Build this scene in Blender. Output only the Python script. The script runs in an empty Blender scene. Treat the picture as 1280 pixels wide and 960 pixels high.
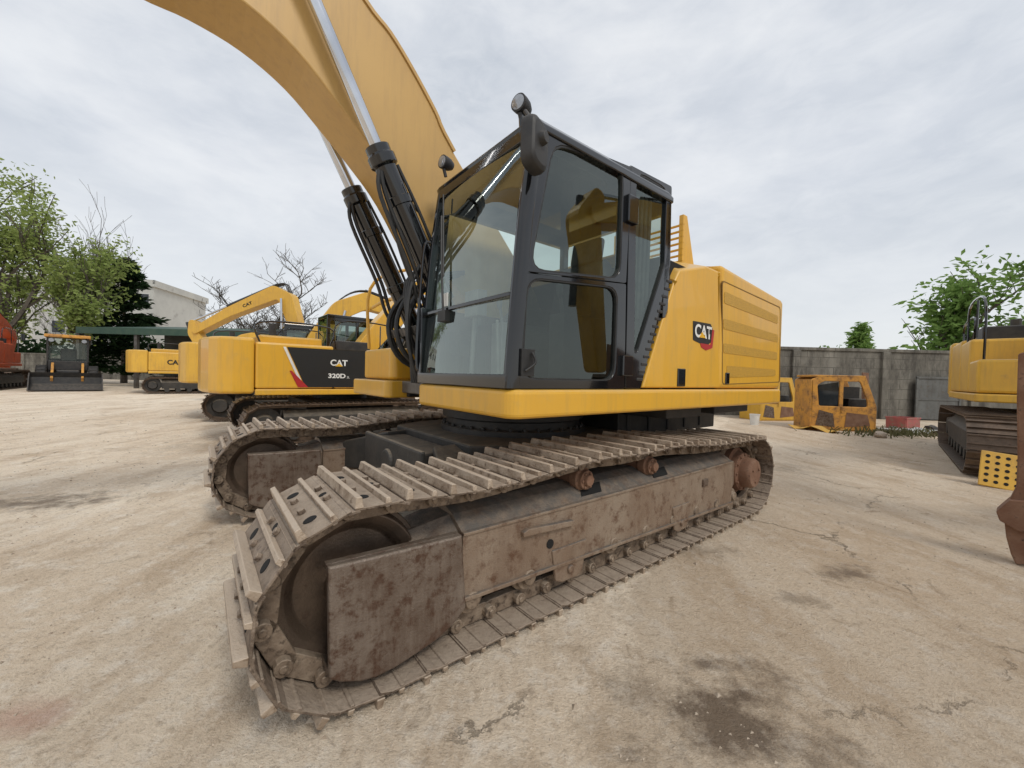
import bpy, math, random, bmesh, bisect
from mathutils import Vector, Matrix, Euler, noise as mnoise
R=math.radians; PI=math.pi
scene=bpy.context.scene; col=scene.collection
rnd=random.Random(7)
# ---------------------------------------------------------------- camera
F=490.0; CH=1.5
camd=bpy.data.cameras.new('camera'); cam=bpy.data.objects.new('camera',camd); col.objects.link(cam)
camd.sensor_width=36; camd.lens=F/1280*36; camd.clip_end=3000; camd.clip_start=.05
RC=Matrix.Rotation(R(90-1.13),3,'X')@Matrix.Rotation(R(1.46),3,'Z')
CP=Vector((0,0,CH)); cam.matrix_world=Matrix.Translation(CP)@RC.to_4x4(); scene.camera=cam
def ray(px,py): return RC@Vector(((px-640)/F,(480-py)/F,-1))
def GP(px,py,z=0):
    d=ray(px,py); t=(z-CH)/d.z; return CP+d*t
def at(px,depth,z=0):
    d=ray(px,470+(px-640)*.0255); return Vector((d.x/d.y*depth,depth,z))
TH=R(38.55); P0=GP(390,930); P0.z=0
MW=Matrix.Translation(P0)@Matrix.Rotation(TH,4,'Z'); MI=MW.inverted()
def PY(px,py,y):
    o=MI@CP; d=MI.to_3x3()@ray(px,py); t=(y-o.y)/d.y; p=o+d*t; return (p.x,p.z)
def P3(px,py,y):
    a=PY(px,py,y); return Vector((a[0],y,a[1]))
# ---------------------------------------------------------------- materials
class NT:
    def __init__(s,m):
        m.use_nodes=True; s.t=m.node_tree; s.t.nodes.clear()
    def n(s,ty,**k):
        o=s.t.nodes.new(ty)
        for a,b in k.items(): setattr(o,a,b)
        return o
    def l(s,a,b): s.t.links.new(a,b)
    def pos(s): return s.n('ShaderNodeNewGeometry').outputs['Position']
    def nz(s,scale,detail=4,rough=.55,vec=None,dist=0,out=0):
        o=s.n('ShaderNodeTexNoise'); o.inputs['Scale'].default_value=scale; o.inputs['Detail'].default_value=detail
        o.inputs['Roughness'].default_value=rough; o.inputs['Distortion'].default_value=dist
        s.l(vec if vec else s.pos(),o.inputs['Vector']); return o.outputs[out]
    def ramp(s,f,st):
        o=s.n('ShaderNodeValToRGB'); e=o.color_ramp.elements
        while len(e)<len(st): e.new(.5)
        for i,(p,c) in enumerate(st):
            e[i].position=p
            if not hasattr(c,'__len__'): c=(c,c,c)
            e[i].color=(*c[:3],1)
        s.l(f,o.inputs[0]); return o.outputs[0]
    def mix(s,f,a,b,mode='MIX'):
        o=s.n('ShaderNodeMix'); o.data_type='RGBA'; o.blend_type=mode
        for v,i in ((f,0),(a,6),(b,7)):
            if isinstance(v,(int,float)): o.inputs[i].default_value=v
            elif isinstance(v,tuple): o.inputs[i].default_value=(*v[:3],1)
            else: s.l(v,o.inputs[i])
        return o.outputs[2]
    def math(s,op,a,b=None,clamp=False):
        o=s.n('ShaderNodeMath'); o.operation=op; o.use_clamp=clamp
        for i,v in enumerate((a,b)):
            if v is None: continue
            if isinstance(v,(int,float)): o.inputs[i].default_value=v
            else: s.l(v,o.inputs[i])
        return o.outputs[0]
    def up(s):
        g=s.n('ShaderNodeNewGeometry'); x=s.n('ShaderNodeSeparateXYZ'); s.l(g.outputs['Normal'],x.inputs[0]); return x.outputs[2]
    def stretch(s,sc):
        m=s.n('ShaderNodeMapping'); m.inputs['Scale'].default_value=sc; s.l(s.pos(),m.inputs[0]); return m.outputs[0]
    def out(s,colr,rough=.5,metal=0,bump=None,bstr=.3,bdist=.01,coat=0,spec=.5):
        p=s.n('ShaderNodeBsdfPrincipled'); o=s.n('ShaderNodeOutputMaterial')
        for v,k in ((colr,'Base Color'),(rough,'Roughness'),(metal,'Metallic')):
            if isinstance(v,(int,float)): p.inputs[k].default_value=v
            elif isinstance(v,tuple): p.inputs[k].default_value=(*v[:3],1)
            else: s.l(v,p.inputs[k])
        p.inputs['Coat Weight'].default_value=coat; p.inputs['Specular IOR Level'].default_value=spec
        if bump is not None:
            b=s.n('ShaderNodeBump'); b.inputs['Strength'].default_value=bstr; b.inputs['Distance'].default_value=bdist
            s.l(bump,b.inputs['Height']); s.l(b.outputs[0],p.inputs['Normal'])
        s.l(p.outputs[0],o.inputs[0]); return p
def M(name,c1,c2=None,scale=4,lo=.4,hi=.65,rough=.5,metal=0,bump=0,bscale=40,dust=None,damt=.6,coat=0,c3=None,s3=14,lo3=.58,hi3=.7,spec=.5,streak=None,sks=14):
    m=bpy.data.materials.new(name); t=NT(m)
    if c2 is None: c2=tuple(x*.8 for x in c1)
    c=t.mix(t.ramp(t.nz(scale,5,.65),[(lo,0),(hi,1)]),c1,c2)
    if c3: c=t.mix(t.ramp(t.nz(s3,6,.7),[(lo3,0),(hi3,1)]),c,c3)
    if streak: c=t.mix(t.math('MULTIPLY',t.ramp(t.nz(sks,4,.7,t.stretch((1,1,.09))),[(.48,0),(.7,1)]),streak[1]),c,streak[0])
    r=t.math('ADD',rough-.05,t.math('MULTIPLY',t.nz(scale*3,3),.1))
    if dust:
        f=t.math('MULTIPLY',t.ramp(t.up(),[(.35,0),(.85,1)]),t.ramp(t.nz(9,4,.7),[(.3,1-damt if damt>.5 else 0),(.62,1)]))
        f=t.math('MULTIPLY',f,damt); c=t.mix(f,c,dust); r=t.math('ADD',r,t.math('MULTIPLY',f,.35),True)
    t.out(c,r,metal,t.nz(bscale,4,.6) if bump else None,bump,.01,coat,spec)
    return m
YEL=M('machine_yellow',(.72,.40,.036),(.66,.36,.035),1.2,.35,.7,.34,coat=.2,dust=(.55,.42,.22),damt=.35,c3=(.60,.36,.07),s3=4,lo3=.56,hi3=.75,streak=((.48,.29,.07),.4))
YEL2=M('machine_yellow_old',(.70,.41,.05),(.60,.34,.05),1.5,.4,.7,.40,c3=(.34,.22,.09),s3=3.5,lo3=.62,hi3=.8,dust=(.4,.32,.2),damt=.4,streak=((.36,.22,.07),.4))
SEAM=M('seam_brown',(.22,.12,.02),(.18,.10,.02),2,rough=.7)  # brown-yellow colour for the seam line around the vent door
TAN=M('boom_yellow',(.57,.36,.12),(.50,.31,.105),.8,.35,.7,.42,dust=(.5,.4,.25),damt=.4,streak=((.40,.25,.1),.4))
BLK=M('cab_black',(.005,.006,.008),(.009,.009,.010),3,.4,.7,.09,dust=(.12,.11,.10),damt=.1,coat=.5)
BLKM=M('matt_black',(.02,.02,.021),(.045,.042,.038),5,.4,.7,.55,dust=(.22,.18,.14),damt=.4)
RUB=M('hose_rubber',(.015,.015,.015),(.03,.03,.03),6,.4,.7,.5)
DARK=M('dark_void',(.006,.006,.006),(.01,.01,.01),rough=.9)
CHR=M('rod_chrome',(.62,.64,.68),(.5,.52,.56),2,rough=.14,metal=1)
STL=M('grey_steel',(.16,.15,.14),(.10,.085,.07),5,rough=.5,metal=.5,bump=.2,dust=(.25,.2,.15),damt=.5)
SHOE=M('shoe_steel',(.26,.20,.15),(.13,.095,.068),9,.36,.62,.6,metal=.1,bump=.8,bscale=55,c3=(.075,.048,.033),s3=26,lo3=.50,hi3=.64,dust=(.46,.375,.29),damt=.75)
GRS=M('grouser_steel',(.44,.355,.27),(.28,.21,.15),9,.4,.62,.5,metal=.15,bump=.7,bscale=60,c3=(.12,.075,.048),s3=18,lo3=.56,hi3=.68,dust=(.62,.52,.41),damt=.7)
CHAIN=M('chain_steel',(.19,.14,.10),(.32,.25,.185),12,.4,.65,.5,metal=.25,bump=.5,c3=(.055,.038,.027),s3=22,lo3=.5,hi3=.66,dust=(.42,.34,.26),damt=.7)
RUST=M('frame_rust',(.31,.245,.185),(.235,.165,.115),2.0,.38,.66,.48,metal=.25,bump=.5,bscale=90,c3=(.13,.07,.042),s3=11,lo3=.50,hi3=.68,dust=(.13,.12,.108),damt=.92,streak=((.14,.085,.055),.4),sks=7)
GUARD=M('guard_rust',(.20,.16,.13),(.115,.078,.057),3.5,.36,.62,.36,metal=.35,bump=.5,bscale=90,c3=(.085,.045,.029),s3=14,lo3=.50,hi3=.62,dust=(.22,.18,.14),damt=.7,streak=((.30,.25,.205),.25),sks=40)
IDLE=M('idler_steel',(.10,.072,.052),(.17,.12,.085),5,.4,.65,.42,metal=.4,bump=.3,bscale=80,c3=(.065,.038,.026),s3=12)
RUST2=M('red_rust',(.17,.085,.05),(.24,.14,.09),5,rough=.8,bump=.5,c3=(.07,.04,.028),s3=20)
CARB=M('carbody_black',(.026,.025,.023),(.05,.044,.038),4,rough=.6,bump=.3,dust=(.26,.21,.15),damt=.65)
def glass(name,tint,k=.12,haze=0):
    m=bpy.data.materials.new(name); t=NT(m)
    tr=t.n('ShaderNodeBsdfTransparent'); tr.inputs[0].default_value=(*tint,1)
    g=t.n('ShaderNodeBsdfGlossy'); g.inputs['Roughness'].default_value=.01; g.inputs[0].default_value=(.88,.97,.93,1)
    ge=t.n('ShaderNodeNewGeometry'); d=t.n('ShaderNodeVectorMath'); d.operation='DOT_PRODUCT'; t.l(ge.outputs['Normal'],d.inputs[0]); t.l(ge.outputs['Incoming'],d.inputs[1])
    f=t.math('POWER',t.math('SUBTRACT',1,t.math('ABSOLUTE',d.outputs['Value'])),4.0)
    f=t.math('ADD',t.math('MULTIPLY',f,.9),k,True)
    mx=t.n('ShaderNodeMixShader'); t.l(f,mx.inputs[0]); t.l(tr.outputs[0],mx.inputs[1]); t.l(g.outputs[0],mx.inputs[2]); last=mx
    if haze:
        d=t.n('ShaderNodeBsdfDiffuse'); d.inputs[0].default_value=(.35,.34,.3,1)
        hz=t.math('MULTIPLY',t.ramp(t.nz(5,6,.75),[(.45,0),(.8,1)]),haze)
        m2=t.n('ShaderNodeMixShader'); t.l(hz,m2.inputs[0]); t.l(mx.outputs[0],m2.inputs[1]); t.l(d.outputs[0],m2.inputs[2]); last=m2
    o=t.n('ShaderNodeOutputMaterial'); t.l(last.outputs[0],o.inputs[0]); return m
GLF=glass('windshield_glass',(.80,.91,.86),.20,.06)
GLS=glass('door_glass',(.50,.59,.56),.10,.02)
GLL=glass('door_lower_glass',(.13,.15,.145),.08,.02)
GLB=glass('back_glass',(.90,.95,.92),.03)
GLD=M('dark_glass',(.02,.025,.03),(.04,.045,.05),2,rough=.08)
LENS=M('lamp_lens',(.35,.37,.40),(.25,.27,.30),30,rough=.15,metal=.4)
def flat(name,c,rough=.5): return M(name,c,tuple(x*.85 for x in c),3,rough=rough)
WHT=flat('decal_white',(.75,.75,.72)); INK=flat('decal_black',(.012,.012,.012)); RED=flat('decal_red',(.42,.02,.02)); DYE=flat('decal_yellow',(.75,.42,.02))
ORG=M('faded_orange',(.62,.30,.05),(.45,.22,.06),3,rough=.6,c3=(.15,.08,.04),s3=5,lo3=.5,hi3=.7)
REDP=M('red_orange_paint',(.58,.10,.03),(.45,.08,.03),3,rough=.45)
def vent_mat():
    m=bpy.data.materials.new('vent_mesh'); t=NT(m)
    v=t.n('ShaderNodeTexVoronoi'); v.inputs['Scale'].default_value=110; t.l(t.pos(),v.inputs['Vector'])
    c=t.mix(t.ramp(v.outputs['Distance'],[(.2,0),(.5,1)]),(.28,.16,.025),(.53,.305,.038)); t.out(c,.5); return m
VENT=vent_mat()
# ---------------------------------------------------------------- mesh builder
class MB:
    def __init__(s): s.v=[]; s.f=[]; s.m=[]; s.mi=0; s.X=None
    def add(s,vs,fs):
        b=len(s.v)
        for v in vs:
            v=Vector(v); s.v.append(s.X@v if s.X is not None else v)
        for f in fs: s.f.append([b+i for i in f]); s.m.append(s.mi)
        return s
    def box(s,x0,x1,y0,y1,z0,z1):
        return s.add([(x0,y0,z0),(x1,y0,z0),(x1,y1,z0),(x0,y1,z0),(x0,y0,z1),(x1,y0,z1),(x1,y1,z1),(x0,y1,z1)],
          [(3,2,1,0),(4,5,6,7),(0,1,5,4),(1,2,6,5),(2,3,7,6),(3,0,4,7)])
    def loft(s,A,B,cap=True):
        n=len(A); fs=[(i,(i+1)%n,n+(i+1)%n,n+i) for i in range(n)]
        if cap: fs+=[tuple(range(n))[::-1],tuple(range(n,2*n))]
        return s.add(list(A)+list(B),fs)
    def loftm(s,L):
        n=len(L[0]); V=[v for l in L for v in l]; fs=[]
        for j in range(len(L)-1):
            for i in range(n): fs.append((j*n+i,j*n+(i+1)%n,(j+1)*n+(i+1)%n,(j+1)*n+i))
        m=len(L)-1; fs+=[tuple(range(n))[::-1],tuple(range(m*n,m*n+n))]
        return s.add(V,fs)
    def prism(s,pr,y0,y1): return s.loft([(x,y0,z) for x,z in pr],[(x,y1,z) for x,z in pr])
    def xprism(s,pr,x0,x1): return s.loft([(x0,y,z) for y,z in pr],[(x1,y,z) for y,z in pr])
    def zprism(s,pr,z0,z1):
        f0=z0 if callable(z0) else (lambda x,y:z0); f1=z1 if callable(z1) else (lambda x,y:z1)
        return s.loft([(x,y,f0(x,y)) for x,y in pr],[(x,y,f1(x,y)) for x,y in pr])
    def ring(s,o,i,y0,y1):
        n=len(o); V=[(x,y0,z) for x,z in o]+[(x,y0,z) for x,z in i]+[(x,y1,z) for x,z in o]+[(x,y1,z) for x,z in i]; fs=[]
        for k in range(n):
            j=(k+1)%n
            fs+=[(k,j,n+j,n+k),(2*n+k,3*n+k,3*n+j,2*n+j),(k,2*n+k,2*n+j,j),(n+k,n+j,3*n+j,3*n+k)]
        return s.add(V,fs)
    def cyl(s,p0,p1,r0,r1=None,n=16,cap=True):
        p0=Vector(p0); p1=Vector(p1); r1=r0 if r1 is None else r1
        d=(p1-p0).normalized(); a=d.orthogonal().normalized(); b=d.cross(a)
        A=[p0+(a*math.cos(t)+b*math.sin(t))*r0 for t in [2*PI*k/n for k in range(n)]]
        B=[p1+(a*math.cos(t)+b*math.sin(t))*r1 for t in [2*PI*k/n for k in range(n)]]
        return s.loft(A,B,cap)
    def tube(s,pts,r,n=8,smooth=True):
        pts=[Vector(p) for p in pts]
        if smooth and len(pts)>2:
            q=[]
            for i in range(len(pts)-1):
                p0=pts[max(i-1,0)];p1=pts[i];p2=pts[i+1];p3=pts[min(i+2,len(pts)-1)]
                for k in range(5):
                    t=k/5; q.append(.5*((2*p1)+(p2-p0)*t+(2*p0-5*p1+4*p2-p3)*t*t+(3*p1-p0-3*p2+p3)*t**3))
            q.append(pts[-1]); pts=q
        rr=r if hasattr(r,'__len__') else [r]*len(pts)
        if len(rr)!=len(pts): rr=[rr[0]+(rr[-1]-rr[0])*i/(len(pts)-1) for i in range(len(pts))]
        V=[];fs=[]; a=None
        for i,p in enumerate(pts):
            d=(pts[min(i+1,len(pts)-1)]-pts[max(i-1,0)]).normalized()
            if a is None: a=d.orthogonal().normalized()
            a=(a-d*a.dot(d))
            if a.length<1e-6: a=d.orthogonal()
            a.normalize(); b=d.cross(a)
            for k in range(n): V.append(p+(a*math.cos(2*PI*k/n)+b*math.sin(2*PI*k/n))*rr[i])
        for i in range(len(pts)-1):
            for k in range(n): fs.append((i*n+k,i*n+(k+1)%n,(i+1)*n+(k+1)%n,(i+1)*n+k))
        m=len(pts)-1; fs+=[tuple(range(n))[::-1],tuple(range(m*n,m*n+n))]
        return s.add(V,fs)
    def lathe(s,pr,c,ax,n=32):
        c=Vector(c); d=Vector(ax).normalized(); a=d.orthogonal().normalized(); b=d.cross(a); V=[];fs=[]
        for r,h in pr:
            for k in range(n): V.append(c+d*h+(a*math.cos(2*PI*k/n)+b*math.sin(2*PI*k/n))*max(r,1e-4))
        for i in range(len(pr)-1):
            for k in range(n): fs.append((i*n+k,i*n+(k+1)%n,(i+1)*n+(k+1)%n,(i+1)*n+k))
        fs+=[tuple(range(n))[::-1],tuple(range((len(pr)-1)*n,len(pr)*n))]
        return s.add(V,fs)
    def build(s,name,mat,parent=None,bevel=0,seg=2,smooth=False,fix=True):
        me=bpy.data.meshes.new(name); me.from_pydata([tuple(v) for v in s.v],[],s.f)
        mats=mat if isinstance(mat,(list,tuple)) else [mat]
        for q in mats: me.materials.append(q)
        for i,p in enumerate(me.polygons): p.material_index=s.m[i]
        if fix:
            bm=bmesh.new(); bm.from_mesh(me); bmesh.ops.recalc_face_normals(bm,faces=bm.faces); bm.to_mesh(me); bm.free()
        if smooth:
            for p in me.polygons: p.use_smooth=True
            try: me.set_sharp_from_angle(angle=R(38))
            except Exception: pass
        me.update(); o=bpy.data.objects.new(name,me); col.objects.link(o)
        if parent: o.parent=parent
        if bevel:
            b=o.modifiers.new('bevel','BEVEL'); b.width=bevel; b.segments=seg; b.limit_method='ANGLE'; b.angle_limit=R(30)
        return o
def tag(o,label=None,cat=None,group=None,kind=None):
    for k,v in (('label',label),('category',cat),('group',group),('kind',kind)):
        if v: o[k]=v
    return o
def thing(name,label,cat,loc=(0,0,0),rz=0,group=None,sc=1):
    o=bpy.data.objects.new(name,None); col.objects.link(o); o.location=loc; o.rotation_euler=(0,0,rz); o.scale=(sc,)*3
    return tag(o,label,cat,group)
def rp(pts,r,n=5):
    out=[]; m=len(pts)
    for i in range(m):
        p=Vector(pts[i]); a=Vector(pts[i-1])-p; b=Vector(pts[(i+1)%m])-p
        rr=min(r,a.length*.45,b.length*.45); A=p+a.normalized()*rr; B=p+b.normalized()*rr
        for k in range(n):
            t=k/(n-1); out.append(tuple((1-t)**2*A+2*t*(1-t)*p+t*t*B))
    return out
def text_on(name,s,mat,parent,O,EX,EZ,off=0.0,thick=.003):
    c=bpy.data.curves.new('t','FONT'); c.body=s; c.offset=off; o=bpy.data.objects.new('t',c); col.objects.link(o)
    dg=bpy.context.evaluated_depsgraph_get(); me=bpy.data.meshes.new_from_object(o.evaluated_get(dg)); bpy.data.objects.remove(o)
    xs=[v.co.x for v in me.vertices]; ys=[v.co.y for v in me.vertices]; x0,x1,y0,y1=min(xs),max(xs),min(ys),max(ys)
    O=Vector(O);EX=Vector(EX);EZ=Vector(EZ); nrm=EX.cross(EZ).normalized()
    for v in me.vertices:
        v.co=O+EX*((v.co.x-x0)/(x1-x0))+EZ*((v.co.y-y0)/(y1-y0))+nrm*thick
    me.materials.clear(); me.materials.append(mat); ob=bpy.data.objects.new(name,me); col.objects.link(ob); ob.parent=parent; return ob

# ================================================================ MAIN EXCAVATOR
EX=thing('excavator','large yellow crawler excavator with black cab and rusty tracks filling the middle of the yard','excavator',P0,TH)
FC=(.215,.485); FR=.43; RCN=(4.62,.455); TR=.40
def topz(x):
    k=[(.215,.915),(.85,.885),(1.87,.945),(2.3,.925),(2.75,.94),(3.7,.875),(4.62,.855)]
    for (a,za),(b,zb) in zip(k,k[1:]):
        if x<=b: t=(x-a)/(b-a); t=(1-math.cos(PI*t))/2*.6+t*.4; return za+(zb-za)*t
    return k[-1][1]
def loop(fc,rc,r,tz=None,N=60,r1=None):
    r1=r1 or r; P=[]
    for i in range(N): x=fc[0]+(rc[0]-fc[0])*i/N; P.append((x,tz(x) if tz else fc[1]+r))
    for i in range(24): a=PI/2-PI*i/24; P.append((rc[0]+r*math.cos(a),rc[1]+r*math.sin(a)))
    for i in range(N): x=rc[0]+(fc[0]-rc[0])*i/N; P.append((x,rc[1]-r))
    for i in range(24): a=-PI/2-PI*i/24; P.append((fc[0]+r1*math.cos(a),fc[1]+r1*math.sin(a)))
    return P
def resample(P,n,ph=0):
    L=[0]; m=len(P)
    for i in range(m): L.append(L[-1]+math.dist(P[i],P[(i+1)%m]))
    T=L[-1]; out=[]
    def pt(d):
        d%=T
        j=bisect.bisect_right(L,d)-1; j=min(j,m-1); t=(d-L[j])/(L[j+1]-L[j]); a=P[j]; b=P[(j+1)%m]
        return Vector((a[0]+(b[0]-a[0])*t,a[1]+(b[1]-a[1])*t))
    pitch=T/n
    for i in range(n):
        d=i*pitch+ph; a=pt(d-pitch/2); b=pt(d+pitch/2); c=(a+b)/2; t=(b-a).normalized(); out.append((c,t))
    return out,pitch
NS=50
st,pitch=resample(loop(FC,RCN,TR,topz,60,FR),NS,.05)
def smat(c,t,y):
    return Matrix(((t.x,0,-t.y,c.x),(0,1,0,y),(t.y,0,t.x,c.y),(0,0,0,1)))
W=.35
sh=MB(); hp=pitch/2
sh.box(-hp+.004,hp-.008,-W,W,.0,.013)
sh.prism([(hp-.035,.0),(hp+.020,-.018),(hp+.024,-.005),(hp-.03,.015)],-W,W)
sh.prism([(-hp+.006,.002),(-hp+.03,.002),(-hp+.026,-.010),(-hp+.010,-.010)],-W,W)
sh.prism([(.018,.002),(.044,.002),(.038,-.007),(.024,-.007)],-W,W)
def grouser(x,h,w0,w1,y0,y1):
    sh.loft([(x-w0,y0,.012),(x+w0,y0,.012),(x+w1,y0+.006,h),(x-w1,y0+.006,h)],[(x-w0,y1,.012),(x+w0,y1,.012),(x+w1,y1-.006,h),(x-w1,y1-.006,h)])
sh.mi=2
grouser(-hp+.020,.060,.019,.012,-W-.005,W+.005); grouser(.034,.038,.015,.010,-W-.002,W+.002)
sh.mi=0
for x,y in ((-.045,-.085),(-.045,.085),(.07,-.085),(.07,.085)): sh.cyl((x,y,.012),(x,y,.034),.019,.017,6)
sh.mi=1
for y in (-.20,.20): sh.cyl((-.035,y,.010),(-.035,y,.0155),.03,.03,14)
sh.cyl((.068,0,.010),(.068,0,.0155),.02,.02,12)
sh.mi=0
chain=MB()
for c,t in st:
    chain.X=smat(c,t,.35)
    for sy in (-1,1):
        y=sy*.14; pr=rp([(-hp-.01,-.010),(hp+.015,-.010),(hp+.02,-.105),(-hp-.012,-.105)],.042)
        chain.loft([(x,y-.026,z) for x,z in pr],[(x,y+.026,z) for x,z in pr])
    chain.cyl((hp,-.205,-.055),(hp,.205,-.055),.038,n=12); chain.cyl((hp,-.214,-.055),(hp,.214,-.055),.018,n=8)
chain.X=None
parts=[]
def keep(o): parts.append(o); return o
tc=keep(chain.build('track_chain',CHAIN,EX,.003,1))
for i,(c,t) in enumerate(st):
    if i==0:
        shoe0=sh.build('track_shoe',[SHOE,DARK,GRS],tc,.003,1); s=shoe0
    else: s=shoe0.copy(); col.objects.link(s); s.parent=tc
    s.matrix_local=smat(c,t,.35)@Matrix.Rotation(rnd.uniform(-.008,.008),4,'Z')
idl=MB().lathe([(.05,-.13),(.10,-.13),(.12,-.06),(.25,-.05),(.285,-.09),(.33,-.10),(.34,-.09),(.345,-.05),(.372,-.045),(.372,.045),(.345,.05),(.345,.10),(.335,.115),(.285,.105),(.05,.1)],(FC[0],.33,FC[1]),(0,1,0),48)
keep(idl.build('idler_wheel',IDLE,EX,.004,1,True))
gp=[PY(a,b,.06) for a,b in ((409,708),(470,694),(540,677),(577,668),(582,758),(566,780),(545,799),(520,816),(494,833),(468,846),(450,851),(425,852),(411,849))]
n_=len(gp); C_=Vector((sum(p[0] for p in gp)/n_,sum(p[1] for p in gp)/n_))
def gsc(k,): return [tuple(C_+(Vector(p)-C_)*k) for p in gp]
g=MB(); g.loftm([[(x,.080,z) for x,z in gp],[(x,.055,z) for x,z in gsc(.995)],[(x,.048,z) for x,z in gsc(.97)]])
gx=[p[0] for p in gp]; gz=[p[1] for p in gp]
g.prism([(gx[0],gz[0]),(gx[3],gz[3]),(gx[3],gz[3]-.03),(gx[0],gz[0]-.03)],.08,.12)
lo_=[(gx[i],gz[i]) for i in range(4,n_)]
g.prism(lo_+[(x,z+.03) for x,z in lo_[::-1]],.08,.2)
keep(g.build('idler_guard',GUARD,EX,.004,2))
xa=PY(578,700,.1)[0]; xb=PY(915,600,.1)[0]; zt=PY(578,668,.1)[1]; zb=PY(580,764,.1)[1]+.075; zt2=PY(915,577,.1)[1]; zb2=PY(915,634,.1)[1]+.06
fr=MB()
def sec(x,zt,zb): return [(x,.1,zb),(x,.1,zt),(x,.22,zt+.075),(x,.30,zt+.10),(x,.46,zt+.10),(x,.6,zt),(x,.6,zb+.05),(x,.5,zb+.07),(x,.14,zb+.07),(x,.125,zb)]
fr.loft(sec(xa,zt,zb),sec(xb,zt2,zb2))
fr.loft([(xa-.25,.2,zb+.05),(xa-.25,.2,zt-.06),(xa-.25,.27,zt+.02),(xa-.25,.44,zt+.02),(xa-.25,.5,zt-.1),(xa-.25,.5,zb+.05)],[(xa+.01,.13,zb+.02),(xa+.01,.13,zt-.02),(xa+.01,.25,zt+.07),(xa+.01,.46,zt+.07),(xa+.01,.55,zt-.1),(xa+.01,.55,zb+.02)])
fr.loft([(xb-.02,.14,zb2+.02),(xb-.02,.14,zt2-.02),(xb-.02,.5,zt2-.02),(xb-.02,.5,zb2+.02)],[(xb+.3,.2,.33),(xb+.3,.2,.58),(xb+.3,.5,.58),(xb+.3,.5,.33)])
fr.loft([(xa,.080,zb-.016),(xa,.080,zb+.008),(xa,.14,zb+.008),(xa,.14,zb-.016)],[(xb,.080,zb2-.016),(xb,.080,zb2+.008),(xb,.14,zb2+.008),(xb,.14,zb2-.016)])
fr.loft([(xa,.090,zt-.012),(xa,.090,zt+.006),(xa,.12,zt+.01),(xa,.12,zt-.012)],[(xb,.090,zt2-.012),(xb,.090,zt2+.006),(xb,.12,zt2+.01),(xb,.12,zt2-.012)])
def zfm(x): t=(x-xa)/(xb-xa); return zt+(zt2-zt)*t
fo=keep(fr.build('track_frame',RUST,EX,.004,2))
for px,py in ((737,612),(822,592)):
    a=PY(px,py,.19); x=a[0]; z0=zfm(x)
    def S(xx,y): return (xx,y,z0+(y-.1)*.625+.008)
    q=(S(x-.15,.135),S(x+.07,.135),S(x+.13,.205),S(x-.09,.205)); MB().loft(list(q),[(p[0],p[1],p[2]-.02) for p in q]).build('frame_slot',DARK,fo)
a=PY(688,680,.095); MB().cyl((a[0],.0945,a[1]),(a[0],.12,a[1]),.030,n=18).build('frame_hole',DARK,fo)
a=PY(655,668,.07); b=PY(718,655,.07)
MB().prism([(a[0],a[1]-.02),(b[0],b[1]-.012),(b[0],b[1]+.025),(a[0]+.04,a[1]+.022),(a[0],a[1]+.008)],.07,.105).build('step_bracket',RUST,fo,.006)
a=PY(880,604,.08); MB().box(a[0],a[0]+.10,.082,.105,a[1]-.04,a[1]+.03).build('grease_cover',GUARD,fo,.006)
def roller(x,z,r,y0,y1,nm):
    c=(x,(y0+y1)/2,z); h=(y1-y0)/2
    m=MB().lathe([(r*.35,-h-.03),(r*.45,-h-.03),(r*.5,-h),(r*.8,-h),(r*.82,-h+.03),(r,-h+.04),(r,-h+.1),(r*.8,-h+.11),(r*.8,h-.11),(r,h-.1),(r,h-.04),(r*.8,h-.03),(r*.5,h),(r*.35,h+.03)],c,(0,1,0),24)
    if nm=='carrier_roller':
        for k in range(6): q=k*PI/3; m.cyl((x+r*.62*math.cos(q),y0-.012,z+r*.62*math.sin(q)),(x+r*.62*math.cos(q),y0+.01,z+r*.62*math.sin(q)),.012,n=6)
    return keep(m.build(nm,RUST2 if nm=='carrier_roller' else CHAIN,EX,.003,1,True))
for px,py in ((736,588),(818,574)):
    a=PY(px,py,.13); roller(a[0],min(a[1],topz(a[0])-.17),.085,.14,.5,'carrier_roller')
for k in range(9): roller(.82+k*.42,.26,.10,.12,.57,'track_roller')
for x0,w in ((1.42,.34),(2.9,.3)):
    m=MB().prism([(x0,.38),(x0+w,.38),(x0+w-.04,.17),(x0+w-.1,.145),(x0+.1,.145),(x0+.04,.17)],.088,.112); m.cyl((x0+w/2,.07,.22),(x0+w/2,.10,.22),.03,n=6); keep(m.build('roller_guard',RUST,EX,.008))
sp=[]
for k in range(42): 
    a=2*PI*k/42; r=.365 if k%2==0 else .32; sp.append((RCN[0]+r*math.cos(a),RCN[1]+r*math.sin(a)))
keep(MB().prism(sp,.32,.38).build('drive_sprocket',CHAIN,EX,.004,1))
fd=MB().lathe([(.05,-.30),(.15,-.30),(.17,-.27),(.175,-.18),(.22,-.17),(.23,-.1),(.27,-.09),(.27,.1)],(RCN[0],.35,RCN[1]),(0,1,0),36)
for k in range(12): q=k*PI/6; fd.cyl((RCN[0]+.2*math.cos(q),.16,RCN[1]+.2*math.sin(q)),(RCN[0]+.2*math.cos(q),.19,RCN[1]+.2*math.sin(q)),.015,n=6)
for k in range(3): q=k*2*PI/3+.5; fd.cyl((RCN[0]+.09*math.cos(q),.035,RCN[1]+.09*math.sin(q)),(RCN[0]+.09*math.cos(q),.06,RCN[1]+.09*math.sin(q)),.02,n=6)
keep(fd.build('final_drive',RUST2,EX,.004,1,True))
for p in list(parts):
    q=p.copy(); col.objects.link(q); q.parent=EX; q.location=(-.06,2.8,0)
    for ch in list(p.children):
        c=ch.copy(); col.objects.link(c); c.parent=q
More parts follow.
